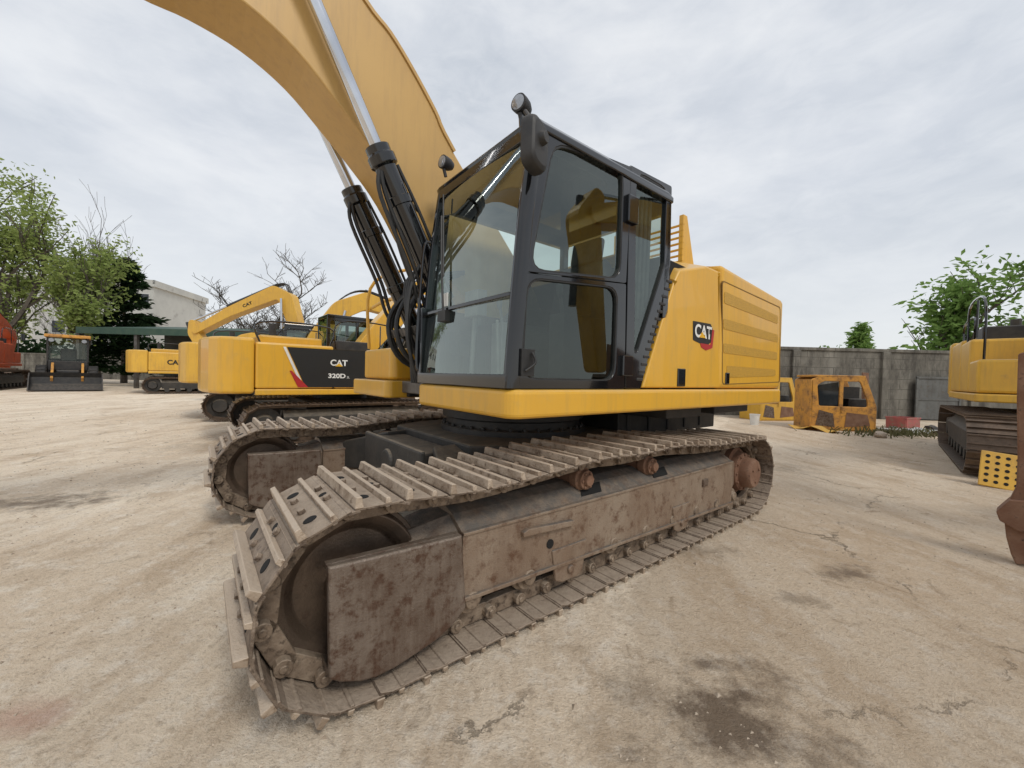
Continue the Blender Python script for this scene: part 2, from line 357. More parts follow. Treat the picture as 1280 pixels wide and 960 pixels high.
# carbody
CX,CY=2.4,1.75
cb=MB(); cb.zprism([(1.35,1.0),(1.75,.75),(3.05,.75),(3.45,1.0),(3.45,2.5),(3.05,2.75),(1.75,2.75),(1.35,2.5)],.5,.93)
for sx in (-1,1):
    for sy in (-1,1):
        a=CX+sx*.55; b=CX+sx*1.25; y0=CY+sy*.5; y1=CY+sy*1.2
        cb.loft([(a,y0,.48),(b,y0,.48),(b,y0,.9),(a,y0,.93)],[(a+sx*.1,y1,.42),(b+sx*.25,y1,.42),(b+sx*.25,y1,.72),(a+sx*.1,y1,.74)])
cb.box(1.0,1.36,1.2,2.3,.5,.86); cb.box(.97,1.02,1.1,2.4,.46,.9); cb.cyl((.94,1.75,.7),(1.0,1.75,.7),.12,n=24)
cb.build('carbody',CARB,EX,.02)
sr=MB().lathe([(.6,.92),(.80,.92),(.80,.98),(.74,.99),(.74,1.06),(.78,1.07),(.78,1.16),(.6,1.17)],(CX,CY,0),(0,0,1),56)
for k in range(36): q=k*PI/18; sr.cyl((CX+.765*math.cos(q),CY+.765*math.sin(q),.97),(CX+.765*math.cos(q),CY+.765*math.sin(q),1.01),.018,n=6)
sr.build('slew_ring',BLKM,EX,.004,1,True)
# ---- upper platform
NY=.12
xf=PY(640,487,NY)[0]; z_s=PY(640,487,NY)[1]; z_b=PY(645,524,NY)[1]; xr=PY(972,495,NY)[0]
FY=3.36
pl=MB(); pl.zprism([(1.35,.2),(xr-.3,.2),(xr,.8),(xr,2.7),(xr-.3,3.3),(1.35,3.3),(1.35,2.2),(2.0,2.2),(2.0,1.5),(1.35,1.5)],z_b+.01,z_b+.12)
pl.box(1.5,xr-.1,1.4,1.46,1.16,1.9); pl.box(1.5,xr-.5,2.16,2.22,1.16,1.9); pl.zprism([(2.0,1.0),(5.2,1.0),(5.2,2.5),(2.0,2.5)],1.12,1.3)
pl.box(3.2,3.9,.35,1.0,1.12,z_b+.02); pl.box(4.1,5.0,.3,1.4,1.14,z_b+.02); pl.cyl((3.3,.5,1.16),(5.2,.5,1.16),.035,n=10)
pl.build('platform',BLKM,EX,.01)
bg_=MB(); bg_.zprism([(3.25,.95),(5.55,.95),(5.75,1.3),(5.75,2.5),(5.5,2.75),(3.25,2.75)],lambda x,y:.84-.0*x,z_b+.005)  # dark block added under the body to hide the bright ground beyond
for k in range(5): bg_.box(3.4+k*.42,3.46+k*.42,.93,.955,.88,1.16)
bg_.build('added_belly_block',BLKM,EX,.02)
def plan(x0,x1,y0,y1,rf,rr):
    P=[]
    def arc(cx,cy,r,a0,a1,n=7):
        for k in range(n+1): a=R(a0+(a1-a0)*k/n); P.append((cx+r*math.cos(a),cy+r*math.sin(a)))
    arc(x0+rf,y0+rf,rf,180,270); arc(x1-rr,y0+rr,rr,270,360); arc(x1-rr,y1-rr,rr,0,90); arc(x0+rf,y1-rf,rf,90,180)
    return P
CF=1.36
sk=MB(); sk.zprism(plan(xf-.03,xr,NY-.04,CF+.02,.10,.05),z_b,z_s)
sk.zprism([(xr-.01,NY-.035),(xr+.08,NY+.02),(xr+.14,.2),(xr+.22,.6),(xr+.28,1.2),(xr+.3,1.75),(xr+.28,2.3),(xr+.22,2.9),(xr+.14,3.3),(xr-.01,3.4)],z_b-.02,z_s)
sk.build('side_skirt',YEL,EX,.028,3)
sk=MB(); sk.zprism(plan(xf+.05,xr-.05,2.25,FY+.04,.08,.05),z_b,z_s); sk.build('side_skirt',YEL,EX,.02,3)
MB().zprism(plan(1.25,2.2,2.42,FY,.08,.04),z_s+.01,1.78).build('tool_box',YEL,EX,.03,3)
MB().zprism(plan(2.23,3.6,2.42,FY,.05,.05),z_s+.01,2.25).build('fuel_tank',YEL,EX,.03,3)
MB().tube([(1.3,3.3,1.8),(1.3,3.3,2.55),(1.7,3.3,2.85),(2.3,3.3,2.95),(3.4,3.3,2.95),(3.5,3.3,2.3)],.02).build('handrail',YEL,EX,smooth=True)
MB().tube([(1.3,2.5,1.8),(1.3,2.5,2.3),(1.3,3.27,2.3)],.018).build('handrail',YEL,EX,smooth=True)
# ---- engine body
h1=PY(884,330,NY+.1); h2=PY(981,376,NY)
def PYh(x):
    t=(x-h1[0])/(h2[0]-h1[0]); return h1[1]+(h2[1]-h1[1])*max(0,min(1.1,t))
x2=PY(900,420,NY)[0]; xe=PY(979,420,NY)[0]
core=MB(); core.zprism([(PY(830,470,NY)[0],NY+.06),(xe-.05,NY+.06),(xe+.02,3.2),(PY(830,470,NY)[0],3.2)],z_s,lambda x,y:PYh(x)-.12); core.build('engine_bay',DARK,EX)
pp=[PY(a,b,NY) for a,b in ((803,485),(843,352),(850,338),(884,333),(898,339),(900,485))]
pn=MB().prism(pp,NY,NY+.05)
zt_=PYh(pp[3][0])
pn.loft([(pp[1][0],NY,pp[1][1]-.01),(pp[2][0],NY,pp[2][1]),(pp[3][0],NY,pp[3][1]),(x2-.006,NY,pp[4][1]),(x2-.006,NY+.03,pp[4][1]-.04),(pp[1][0],NY+.03,pp[1][1]-.05)],
        [(pp[1][0]+.0,.5,pp[2][1]+.02),(pp[2][0],.5,zt_+.0),(pp[3][0],.5,zt_+.05),(x2-.006,.5,zt_+.04),(x2-.006,.5,zt_-.03),(pp[1][0],.5,zt_-.1)])
pn.build('front_side_panel',YEL,EX,.018,3)
dp=MB()
outl=[(x2+.006,NY),(xe-.12,NY),(xe-.05,NY+.008),(xe+.0,NY+.03),(xe+.04,NY+.07),(xe+.07,NY+.14),(xe+.12,.6),(xe+.17,1.2),(xe+.18,1.75),(xe+.17,2.3),(xe+.12,2.9),(xe+.0,3.3),(xe-.1,3.36),(x2+.006,3.36),(x2+.006,.3)]
dp.zprism(outl,z_s+.006,lambda x,y: PYh(x)+min(.05,max(0,y-NY)*.3)-max(0,x-xe+.08)*.45)
cwt=dp.build('engine_hood',YEL,EX,.045,4)
dq=[PY(a,b,NY) for a,b in ((902.5,350),(975.5,384),(975,478),(902.5,481))]
dqi=[PY(a,b,NY) for a,b in ((903.3,351.6),(974.9,385.1),(974.4,477),(903.3,479.8))]
MB().ring(rp(dq,.05),rp(dqi,.05),NY-.0025,NY+.01).build('door_seam',SEAM,cwt)
for q in (((905,364),(972,395),(972,405),(905,379)),((904,398),(972,418.5),(972,428),(904,411)),((904,429),(971,440.5),(971,450),(904,441)),((908,457),(969,462),(969,470),(908,472))):
    MB().prism(rp([PY(a,b,NY) for a,b in q],.03),NY-.004,NY+.02).build('vent_grille',VENT,cwt)
tp=MB().zprism(plan(pp[3][0]-.6,xe-.1,.62,3.2,.05,.08),2.2,lambda x,y:PYh(x)+.06); tp.build('hood_top',YEL,EX,.03)
for (a,b,c,d) in ((846,461,856,483),(906,466,911,480)):
    p=PY(a,d,NY); q=PY(c,b,NY); MB().box(p[0],q[0],NY-.012,NY+.02,p[1],q[1]).build('panel_latch',BLK,EX,.006)
dec=MB().prism(rp([PY(*q,NY) for q in ((866,401),(888,405),(890.5,411),(888.5,428),(882,433),(866,425))],.01),NY-.003,NY+.01).build('logo_decal',INK,EX)
MB().prism([PY(*q,NY) for q in ((875,429),(888,431),(890,412),(892.5,413),(890,435),(882,438),(876,434))],NY-.0045,NY+.01).build('logo_stripe',RED,dec)
a=PY(867.5,421,NY); b=PY(888.5,425,NY); c=PY(867.5,404,NY)
text_on('logo_text','CAT',WHT,dec,(a[0]+.0,NY-.006,a[1]),(b[0]-a[0],0,b[1]-a[1]+.0),(0,0,(c[1]-a[1])),.03,.002)
MB().prism([PY(*q,NY) for q in ((873,421.5),(877,415),(881,423))],NY-.010,NY).build('logo_triangle',DYE,dec)
lv=MB()
for k in range(14):
    t=k/13; px=838+(801-838)*t; py=352+(474-352)*t; p=PY(px,py,NY); lv.box(p[0]-.06,p[0]+.025,NY-.006,NY+.08,p[1]-.014,p[1]+.010)
q0=PY(839,345,NY);q1=PY(801,478,NY); lv.prism([(q0[0]-.09,q0[1]),(q0[0]+.01,q0[1]),(q1[0]+.01,q1[1]),(q1[0]-.09,q1[1])],NY+.01,NY+.1)
lv.build('louvre_strip',BLKM,EX,.004,1)
gf=MB(); xg=PY(848,300,.55)[0]; TZ=3.28
gf.prism([(xg,2.4),(xg,TZ),(xg+.08,TZ),(xg+.38,2.45),(xg+.3,2.4)],.5,.55); gf.prism([(xg,2.4),(xg,TZ),(xg+.08,TZ),(xg+.38,2.45),(xg+.3,2.4)],1.35,1.40)
for k in range(12): z=2.45+k*.065; gf.box(xg+.0,xg+.03,.5,1.4,z,z+.02)
gf.build('rear_guard',YEL,EX,.006)
# ---- cab
z_c=z_s+.004
fl=[PY(a,b,NY) for a,b in ((636,486),(641,420),(647,350),(655,260),(668,160))]
ROOFZ=PY(672,139,NY)[1]
def xfz(z):
    for (xa_,za_),(xb_,zb_) in zip(fl,fl[1:]):
        if z<=zb_: return xa_+(xb_-xa_)*(z-za_)/(zb_-za_)
    (xa_,za_),(xb_,zb_)=fl[-2:]; return xa_+(xb_-xa_)*(z-za_)/(zb_-za_)
def P(*l): return [PY(a,b,NY) for a,b in l]
cabm=MB()
up_o=P((650,338),(672,160),(790,209),(783,354)); up_i=P((662,337),(692,176),(780,210),(776,349))
lo_o=P((637,486),(650,340),(783,355),(781,486)); lo_i=P((652,474),(659,346),(773,359),(769,476))
re_o=P((782,486),(788,206),(840,233),(838,332),(801,486)); re_i=P((793,442),(796,213),(836,237),(834,322),(797,440))
for o_,i_ in ((up_o,up_i),(lo_o,lo_i),(re_o,re_i)): cabm.ring(rp(o_,.015),rp(i_,.13),NY,NY+.06)
xb_=PY(838,300,NY)[0]
ZF=ROOFZ-.08
def post(p,q,w=.07,y0=CF-.06,y1=CF):
    cabm.prism([(p[0]-w/2,p[1]),(p[0]+w/2,p[1]),(q[0]+w/2,q[1]),(q[0]-w/2,q[1])],y0,y1)
post((xfz(z_c)+.06,z_c),(xfz(ZF)+.06,ZF),.09); post((up_o[3][0],z_c),(up_o[2][0],ZF),.1); post((xb_-.04,z_c),(xb_-.04,ZF))
cabm.box(xfz(z_c),xb_,CF-.06,CF,z_c,z_c+.62); cabm.box(xfz(z_c)+.02,xb_,NY+.05,CF-.02,z_c,z_c+.05)
cabm.box(xb_-.06,xb_-.01,NY+.02,CF,z_c,z_c+.95); cabm.box(xb_-.07,xb_-.01,NY+.02,CF,ZF-.12,ZF)
cabm.box(xfz(ZF)+.1,xb_,CF-.06,CF,ZF-.14,ZF); cabm.box(xfz(ZF)+.2,xb_-.02,NY+.1,CF-.1,ZF-.05,ZF-.01)
for y in (NY,CF-.05): 
    cabm.prism([(xb_-.08,z_c+.6),(xb_,z_c+.6),(xb_,ZF),(xb_-.08,ZF)],y,y+.05)
zs_=[z_c+(ZF-z_c)*k/12 for k in range(13)]
def xs_(z): return (xfz(z-.08)+xfz(z)*2+xfz(z+.08))/4
for yo,yi,s_ in ((NY-.006,NY+.055,1),(CF+.004,CF-.06,-1)):
    cabm.loftm([[(xs_(z)+.03,yo,z),(xs_(z)+.08,yo+s_*.004,z),(xs_(z)+.08,yi,z),(xs_(z)-.008,yi,z),(xs_(z)-.012,yo+s_*.035,z),(xs_(z)-.002,yo+s_*.016,z),(xs_(z)+.012,yo+s_*.005,z)] for z in zs_])
zm=PY(645,366,NY)[1]
cabm.box(xfz(zm)-.012,xfz(zm)+.04,NY+.05,CF-.05,zm-.012,zm+.016)
cabm.box(xfz(z_c)-.010,xfz(z_c)+.08,NY+.02,CF-.02,z_c,z_c+.085)
cabm.box(xfz(ZF)-.010,xfz(ZF)+.1,NY+.03,CF-.03,ZF-.06,ZF+.02)
CAB=cabm.build('cab',BLK,EX,.006,3,True)
rf=MB(); x0r=xfz(ROOFZ)-.03; x1r=PY(841,232,NY)[0]+.02
def rs(y,d,k): return [(x0r+.02+k,y,ZF-.02),(x0r+k,y,ZF+.035),(x0r+.07+k,y,ROOFZ-d),(x1r-.08-k,y,ROOFZ+.02-d),(x1r-k,y,ROOFZ-.03-d*.5),(x1r-k,y,ZF-.02)]
rf.loftm([rs(NY-.014,.06,.02),rs(NY+.005,.03,.008),rs(NY+.06,.004,.0),rs(CF-.06,.004,0),rs(CF-.005,.03,.008),rs(CF+.012,.06,.02)])
rf.build('roof',BLK,CAB,.02,3,True)
MB().prism(rp([(x0r+.5,ROOFZ),(x1r-.5,ROOFZ+.01),(x1r-.55,ROOFZ+.045),(x0r+.55,ROOFZ+.04)],.02),NY+.35,CF-.3).build('roof_hatch',BLK,CAB,.006)
rh=MB(); rh.cyl((x0r+.22,NY+.2,ROOFZ),(x0r+.22,NY+.2,ROOFZ+.07),.012); rh.cyl((x0r+.22,NY+.2,ROOFZ+.06),(x0r+.22,NY+.2,ROOFZ+.09),.03); rh.build('antenna',BLK,CAB)
def fglass(za,zb,nm):
    m=MB(); n=10; Z=[za+(zb-za)*k/n for k in range(n+1)]; V=[];fs=[]
    for z in Z:
        for j in range(9):
            u=j/8; V.append((xs_(z)+.02-.02*(1-(2*u-1)**2),NY+.05+(CF-NY-.10)*u,z))
    for i in range(n):
        for j in range(8): fs.append((i*9+j,i*9+j+1,(i+1)*9+j+1,(i+1)*9+j))
    m.add(V,fs); return m.build(nm,GLF,CAB,0,smooth=True)
fglass(zm+.016,ZF-.05,'upper_windshield'); fglass(z_c+.08,zm-.01,'lower_windshield')
for i_,nm,gm_ in ((up_i,'door_upper_window',GLS),(lo_i,'door_lower_window',GLL),(re_i,'quarter_window',GLS)):
    p=rp(i_,.08); MB().add([(x,NY+.022,z) for x,z in p],[tuple(range(len(p)))]).build(nm,gm_,CAB)
MB().add([(xfz(z_c)+.1,CF-.03,z_c+.6),(xb_-.05,CF-.03,z_c+.6),(xb_-.05,CF-.03,ZF),(xfz(ZF)+.1,CF-.03,ZF)],[(0,1,2,3)]).build('far_side_window',GLB,CAB)
MB().add([(xb_-.04,NY+.05,z_c+.94),(xb_-.04,CF-.05,z_c+.94),(xb_-.04,CF-.05,ZF-.1),(xb_-.04,NY+.05,ZF-.1)],[(0,1,2,3)]).build('rear_window',GLB,CAB)
for i_ in (up_i,lo_i,re_i):
    c_=Vector((sum(p[0] for p in i_)/len(i_),sum(p[1] for p in i_)/len(i_)))
    inn=rp([tuple(Vector(p)+(c_-Vector(p)).normalized()*.015) for p in i_],.12); MB().ring(rp(i_,.13),inn,NY+.004,NY+.04).build('window_gasket',RUB,CAB)
MB().box(xfz(2.05)-.004,xfz(2.05)+.003,.95,1.03,2.02,2.12).build('warning_sticker',WHT,CAB)
h=MB(); p=PY(649,470,NY); q=PY(666,437,NY); h.box(p[0],q[0],NY-.02,NY+.02,p[1],q[1]); h.tube([(p[0]+.02,NY-.03,p[1]+.03),(q[0]-.02,NY-.05,(p[1]+q[1])/2),(q[0]-.03,NY-.03,q[1]-.02)],.008)
h.build('door_handle',RUB,CAB,.008)
for a,b,c,d in ((782,277,795,249),(775,470,788,445)):
    p=PY(a,b,NY); q=PY(c,d,NY); MB().box(p[0],q[0],NY-.03,NY+.02,p[1],q[1]).build('door_hinge',BLK,CAB,.008)
w=MB(); w.tube([(xfz(1.95)-.03,.95,1.95),(xfz(2.4)-.035,1.05,2.4),(xfz(2.7)-.04,1.12,2.75)],.009); w.tube([(xfz(2.25)-.03,1.0,2.25),(xfz(2.95)-.03,1.18,2.95)],.007); w.box(xfz(1.95)-.04,xfz(1.95)+.02,.9,1.02,1.9,1.98); w.build('wiper',RUB,CAB)
MB().tube([(xfz(2.1)-.02,CF-.02,1.55),(xfz(2.1)-.06,CF+.0,1.62),(xfz(2.5)-.05,CF,2.5),(xfz(2.7)-.02,CF-.02,2.6)],.013).build('grab_rail',BLK,CAB,smooth=True)
m_=PY(668,181,NY-.1); mm=MB(); mm.X=Matrix.Translation((m_[0],NY-.1,m_[1]))@Matrix.Rotation(R(18),4,'Z')
o1=rp([(-.095,-.14),(.09,-.155),(.10,.13),(-.09,.15)],.07,6); sc_=lambda k:[(x*k,z*k) for x,z in o1]
mm.loftm([[(x,.035,z) for x,z in o1],[(x,-.01,z) for x,z in o1],[(x,-.035,z) for x,z in sc_(.93)],[(x,-.048,z) for x,z in sc_(.78)]]); mm.cyl((0,-.045,.02),(0,-.08,.02),.04,.03,16); mm.X=None
mm.tube([(m_[0],NY-.08,m_[1]+.1),(m_[0]+.03,NY-.02,m_[1]+.2),(m_[0]+.05,NY+.05,ROOFZ)],.014); mm.build('mirror',BLKM,CAB,.004,2,True)
def wlight(x,y,z,r,yaw):
    m=MB(); X=Matrix.Translation((x,y,z))@Matrix.Rotation(yaw,4,'Z')@Matrix.Rotation(R(-90),4,'Y'); m.X=X
    m.lathe([(.02,-.09),(r*.6,-.085),(r*.9,-.05),(r,-.01),(r,.02),(r*.9,.022)],(0,0,0),(0,0,1),28); m.X=None
    m.tube([(x,y,z-r),(x+.02,y,z-r-.06)],.014); m.build('work_light',BLKM,CAB,0,smooth=True)
    m=MB(); m.X=X; m.lathe([(r*.84,.018),(r*.82,.025),(r*.5,.031),(.01,.033)],(0,0,0),(0,0,1),24); m.build('lamp_lens',LENS,CAB,smooth=True)
a=PY(650,130,.25); wlight(a[0],.25,a[1],.055,R(15)); a=PY(555,203,CF-.05); wlight(a[0],CF-.05,a[1],.055,R(10))
brk=MB(); brk.tube([(PY(650,129,.25)[0]+.02,.25,ROOFZ-.1),(PY(650,129,.25)[0]+.01,.25,PY(650,129,.25)[1]-.07)],.015); brk.tube([(PY(650,129,.25)[0]+.04,.27,ROOFZ+.1),(x0r+.1,.33,ROOFZ+.12),(x0r+.15,.33,ROOFZ)],.005); brk.build('lamp_bracket',BLK,CAB)
# interior
SEAT=M('seat_cloth',(.09,.09,.092),(.14,.138,.135),6,rough=.8); CONS=M('console_grey',(.20,.20,.20),(.26,.255,.25),6,rough=.6)
sx=xf+.95; s=MB(); s.box(sx-.25,sx+.28,.5,1.05,1.72,1.86); s.prism(rp([(sx+.2,1.82),(sx+.32,1.82),(sx+.46,2.5),(sx+.36,2.55),(sx+.3,2.5)],.04),.5,1.05); s.prism(rp([(sx+.36,2.55),(sx+.46,2.53),(sx+.5,2.78),(sx+.4,2.78)],.04),.62,.93); s.box(sx-.15,sx+.2,.6,.95,1.42,1.72)
s.build('operator_seat',SEAT,CAB,.035,3)
s=MB()
for y in (.34,1.1): s.box(sx-.3,sx+.25,y,y+.16,1.5,1.98); s.cyl((sx-.24,y+.08,1.98),(sx-.27,y+.08,2.14),.014); s.lathe([(.012,0),(.025,.03),(.028,.09),(.012,.12)],(sx-.27,y+.08,2.1),(-.1,0,1),12)
s.box(sx-.6,sx-.5,1.05,1.25,2.0,2.22); s.tube([(sx-.55,1.2,1.45),(sx-.55,1.15,2.1)],.02)
for y in (.62,.86): s.cyl((sx-.5,y,1.45),(sx-.53,y,1.95),.012); s.box(sx-.6,sx-.45,y-.05,y+.05,1.46,1.5)
s.box(sx+.5,sx+.62,.2,1.3,1.45,2.1)
s.build('control_console',CONS,CAB,.015)
cu=MB()
for k in range(7): x=sx+.36+k*.03; cu.cyl((x,NY+.10+(k%2)*.02,2.0),(x+.02,NY+.10+(k%2)*.02,3.0),.022,n=8)
cu.build('curtain',SEAT,CAB,smooth=True)
# ---- boom
under=[PY(a,b,2.12) for a,b in ((520,345),(470,258),(440,215),(400,165),(355,112),(300,65),(235,26),(165,-6))]
top=[PY(a,b,1.6) for a,b in ((567,190),(543,140),(515,88),(487,42),(455,0))]
def smooth_poly(pts,n=4):
    out=[]; pts=[Vector(p) for p in pts]
    for i in range(len(pts)-1):
        p0=pts[max(i-1,0)];p1=pts[i];p2=pts[i+1];p3=pts[min(i+2,len(pts)-1)]
        for k in range(n):
            t=k/n; out.append(tuple(.5*((2*p1)+(p2-p0)*t+(2*p0-5*p1+4*p2-p3)*t*t+(3*p1-p0-3*p2+p3)*t**3)))
    out.append(tuple(pts[-1])); return out
us=smooth_poly([(2.2,1.78)]+under+[(-1.4,4.12),(-2.4,3.95),(-4.4,3.55)]); ts=smooth_poly([(-4.5,4.0),(-2.4,4.85),(-1.2,5.12),(-.4,5.16),(.15,4.98)]+top[::-1]+[(2.55,2.45)])
BOOM=MB().prism(us+ts+[(2.72,2.15),(2.65,1.85),(2.45,1.72)],1.6,2.12).build('boom',TAN,EX,.012,2)
for y in (1.585,2.10):
    ed=MB(); q=ts[:-4]; nn=[]
    for i in range(len(q)):
        a=Vector(q[max(i-1,0)]);b=Vector(q[min(i+1,len(q)-1)]);d=(b-a).normalized(); nn.append(Vector((-d.y,d.x)))
    for i in range(len(q)-1):
        a,b=Vector(q[i]),Vector(q[i+1]); na,nb=nn[i]*.022,nn[i+1]*.022
        ed.prism([tuple(a-na*.3),tuple(b-nb*.3),tuple(b+nb),tuple(a+na)],y,y+.03)
    ed.build('boom_flange',TAN,BOOM)
cA=P3(393,0,1.49); cB=P3(478,200,1.49); cD=(cB-cA)/(cB.z-cA.z)
def cyln(y,zfoot,zg,ztop,r,nm):
    def f(z): v=cA+cD*(z-cA.z); return Vector((v.x,y,z))
    m=MB(); m.cyl(f(zfoot),f(zg),r,n=28); m.lathe([(r*1.0,0),(r*1.25,.02),(r*1.25,.09),(r*1.1,.1),(r*1.1,.16),(r*.75,.17)],f(zg)-(f(zg+1)-f(zg)).normalized()*.1,f(zg+1)-f(zg),28)
    for zz in (zg-.35,zg-.85): m.cyl(f(zz),f(zz+.06),r*1.13,n=28)
    F0=f(zfoot); m.cyl((F0.x,y-.08,F0.z),(F0.x,y+.08,F0.z),.13,n=24)
    c=m.build(nm,BLK,EX,.004,1,True)
    MB().cyl(f(zg),f(ztop),r*.55,n=24).build('piston_rod',CHR,c,smooth=True)
    T=f(ztop); MB().cyl((T.x,y-.09,T.z),(T.x,y+.12,T.z),.12,n=24).build('rod_eye',TAN,c,.006,1,True)
    return f
fn=cyln(1.49,1.62,3.25,4.72,.09,'boom_cylinder')
ff=cyln(2.26,1.62,3.20,4.72,.09,'boom_cylinder')
def hose(pts,r): MB().tube(pts,r).build('hydraulic_hose',RUB,EX,smooth=True)
for f,y,s_ in ((fn,1.5,-1),(ff,2.26,-1)):
    for k,dx in enumerate((.0,.05)):
        hose([f(3.1)+Vector((-.09-dx*.3,s_*.05,0)),f(2.9)+Vector((-.14-dx,s_*.04,0)),f(2.4)+Vector((-.16-dx,s_*.03,0)),f(2.05)+Vector((-.2-dx,.0,0)),f(1.7)+Vector((-.05,.06,0))],.018)
    hose([f(3.2)+Vector((.1,-.04,0)),f(2.8)+Vector((.12,-.05,0)),f(2.2)+Vector((.11,-.03,0))],.014)
for k in range(8):
    y=1.47+k*.09; o_=rnd.uniform(-.05,.05)
    hose([(1.75,y,1.45),(1.25+o_,y,1.62),(1.1+o_,y+.02,1.95),(1.25+o_,y+.03,2.3+o_),(1.55,y,2.45)],.023)
for k in range(4):
    y=1.45+k*.05; hose([(1.12,y,1.42),(1.0+k*.03,y,1.8),(1.05,y+.02,2.3),(1.3,y,2.75-k*.1)],.017)
hose([(1.2,1.62,2.9),(.85,1.56,3.1),(.95,1.56,2.6),(1.15,1.6,2.2)],.016)
for k in range(8):
    y=1.47+k*.09; fm=MB(); fm.cyl((1.42,y,1.40),(1.36,y,1.52),.03,n=8); fm.cyl((1.365,y,1.51),(1.34,y,1.56),.022,n=8); fm.build('hose_fitting',STL,EX,.003,1)
    fm=MB(); fm.cyl((1.13,y,1.85),(1.1,y,1.92),.032,n=8); fm.build('hose_fitting',STL,EX,.003,1)
MB().box(1.3,1.75,1.42,2.3,1.3,1.42).build('valve_block',STL,EX,.01)
for y in (1.5,2.14): MB().prism([(1.5,1.2),(1.55,1.7),(2.2,2.2),(2.7,2.25),(3.1,1.9),(3.2,1.2)],y,y+.07).build('boom_bracket',BLKM,EX,.01)

# ================================================================ GENERIC EXCAVATOR (x forward, y left)
def beam(m,pts,y0,y1):
    U=[];L=[]
    for i,(x,z,w) in enumerate(pts):
        a=Vector(pts[max(i-1,0)][:2]); b=Vector(pts[min(i+1,len(pts)-1)][:2]); d=(b-a).normalized(); n=Vector((-d.y,d.x))
        p=Vector((x,z)); U.append(tuple(p+n*w)); L.append(tuple(p-n*w))
    return m.prism(rp(U+L[::-1],.14,4),y0,y1)
def exc(label,loc,rz,S=1.0,paint=YEL2,group=None,pose='up',cat_text=None,black_panel=True,boomtext=False,stick=True,mirror=True):
    E=thing('excavator',label,'excavator',loc,rz,group,S)
    stx,pt=resample(loop((-1.83,.42),(1.83,.42),.375),44)
    for sy in (-1,1):
        yc=sy*1.19; m=MB()
        for c,t in stx:
            m.X=smat(c,t,yc); hp=pt/2
            m.box(-hp+.004,hp-.006,-.3,.3,0,.018)
            for x in (-hp+.02,.02): m.box(x-.009,x+.009,-.3,.3,.016,.045)
            m.box(-hp,hp,-.1,.1,-.06,0)
        m.X=None; m.build('track',IDLE,E)
        f=MB(); f.xprism([(yc-.2,.25),(yc-.22,.55),(yc-.1,.68),(yc+.1,.68),(yc+.22,.55),(yc+.2,.25)],-1.5,1.5); f.build('track_frame',CARB,E,.01)
        for k in range(7): MB().lathe([(.04,-.2),(.1,-.2),(.1,.2),(.04,.2)],(-1.3+k*.43,yc,.18),(0,1,0),14).build('track_roller',CARB,E)
        w=MB(); w.lathe([(.05,-.14),(.2,-.15),(.22,-.1),(.33,-.09),(.33,.09),(.22,.1),(.2,.15),(.05,.14)],(1.83,yc,.42),(0,1,0),24); w.build('idler_wheel',IDLE,E)
        w=MB(); w.lathe([(.05,-.2),(.16,-.2),(.2,-.1),(.33,-.09),(.33,.09),(.2,.1),(.16,.2),(.05,.2)],(-1.83,yc,.42),(0,1,0),24); w.build('drive_sprocket',CARB,E)
    c=MB(); c.zprism([(-1,-.95),(1,-.95),(1,.95),(-1,.95)],.5,.85); c.cyl((0,0,.8),(0,0,1.08),.62,n=32); c.build('carbody',CARB,E,.02)
    c=MB(); c.zprism([(-2.3,-1.3),(1.3,-1.3),(1.3,1.3),(-2.3,1.3)],1.02,1.1); c.build('platform',BLKM,E)
    cw=MB(); cw.zprism([(-2.0,-1.36),(-2.35,-1.36),(-2.55,-1.27),(-2.7,-1.0),(-2.8,-.5),(-2.83,0),(-2.8,.5),(-2.7,1.0),(-2.55,1.27),(-2.35,1.36),(-2.0,1.36)],1.03,2.12)
    CW=cw.build('counterweight',paint,E,.06,3)
    hd=MB(); hd.box(-1.99,-.55,-1.35,1.35,1.13,2.05); hd.box(-1.9,-.7,-1.0,1.0,2.03,2.22)
    HD=hd.build('engine_hood',paint,E,.04,2)
    MB().box(-1.99,1.42,-1.37,-.62,1.0,1.12).build('side_skirt',paint,E,.02); MB().box(-1.99,1.42,.4,1.37,1.0,1.12).build('side_skirt',paint,E,.02)
    MB().box(-.54,.55,-1.35,-.6,1.13,1.98).build('fuel_tank',paint,E,.04,2); MB().box(.56,1.38,-1.35,-.6,1.13,1.62).build('tool_box',paint,E,.04,2)
    hr=MB(); hr.tube([(1.3,-1.28,1.6),(1.3,-1.28,2.3),(.9,-1.28,2.6),(-.4,-1.28,2.6),(-.5,-1.28,2.0)],.016,6); hr.tube([(.5,-1.28,2.6),(.5,-1.28,2.0)],.014,6); hr.build('handrail',BLK,E)
    MB().tube([(-.6,-1.2,2.05),(-.6,-1.2,2.45),(-1.9,-1.2,2.45),(-1.9,-1.2,2.05)],.018,6).build('handrail',BLK,E)
    MB().cyl((-1.6,-.6,2.2),(-1.6,-.6,2.5),.07).build('exhaust_pipe',BLKM,E)
    MB().box(-.45,.3,-1.2,-.7,1.98,2.2).build('battery_box',BLKM,E,.02)
    if mirror:
        m=MB(); m.box(1.2,1.3,-1.5,-1.38,2.2,2.5); m.tube([(1.3,-1.28,2.3),(1.27,-1.4,2.35)],.015,6); m.build('mirror',BLK,E,.02)
    cb=MB(); y0,y1=.42,1.36; x0,x1=-.25,1.5; zt=2.95
    for y in (y0,y1-.07):
        cb.ring(rp([(x0,1.12),(x0+.02,zt),(x1-.25,zt),(x1,1.9),(x1-.02,1.12)],.03),rp([(x0+.08,1.75),(x0+.1,zt-.12),(x1-.33,zt-.12),(x1-.11,1.9),(x1-.12,1.5)],.06),y,y+.07)
        cb.box(.5,.58,y,y+.07,1.2,zt-.1)
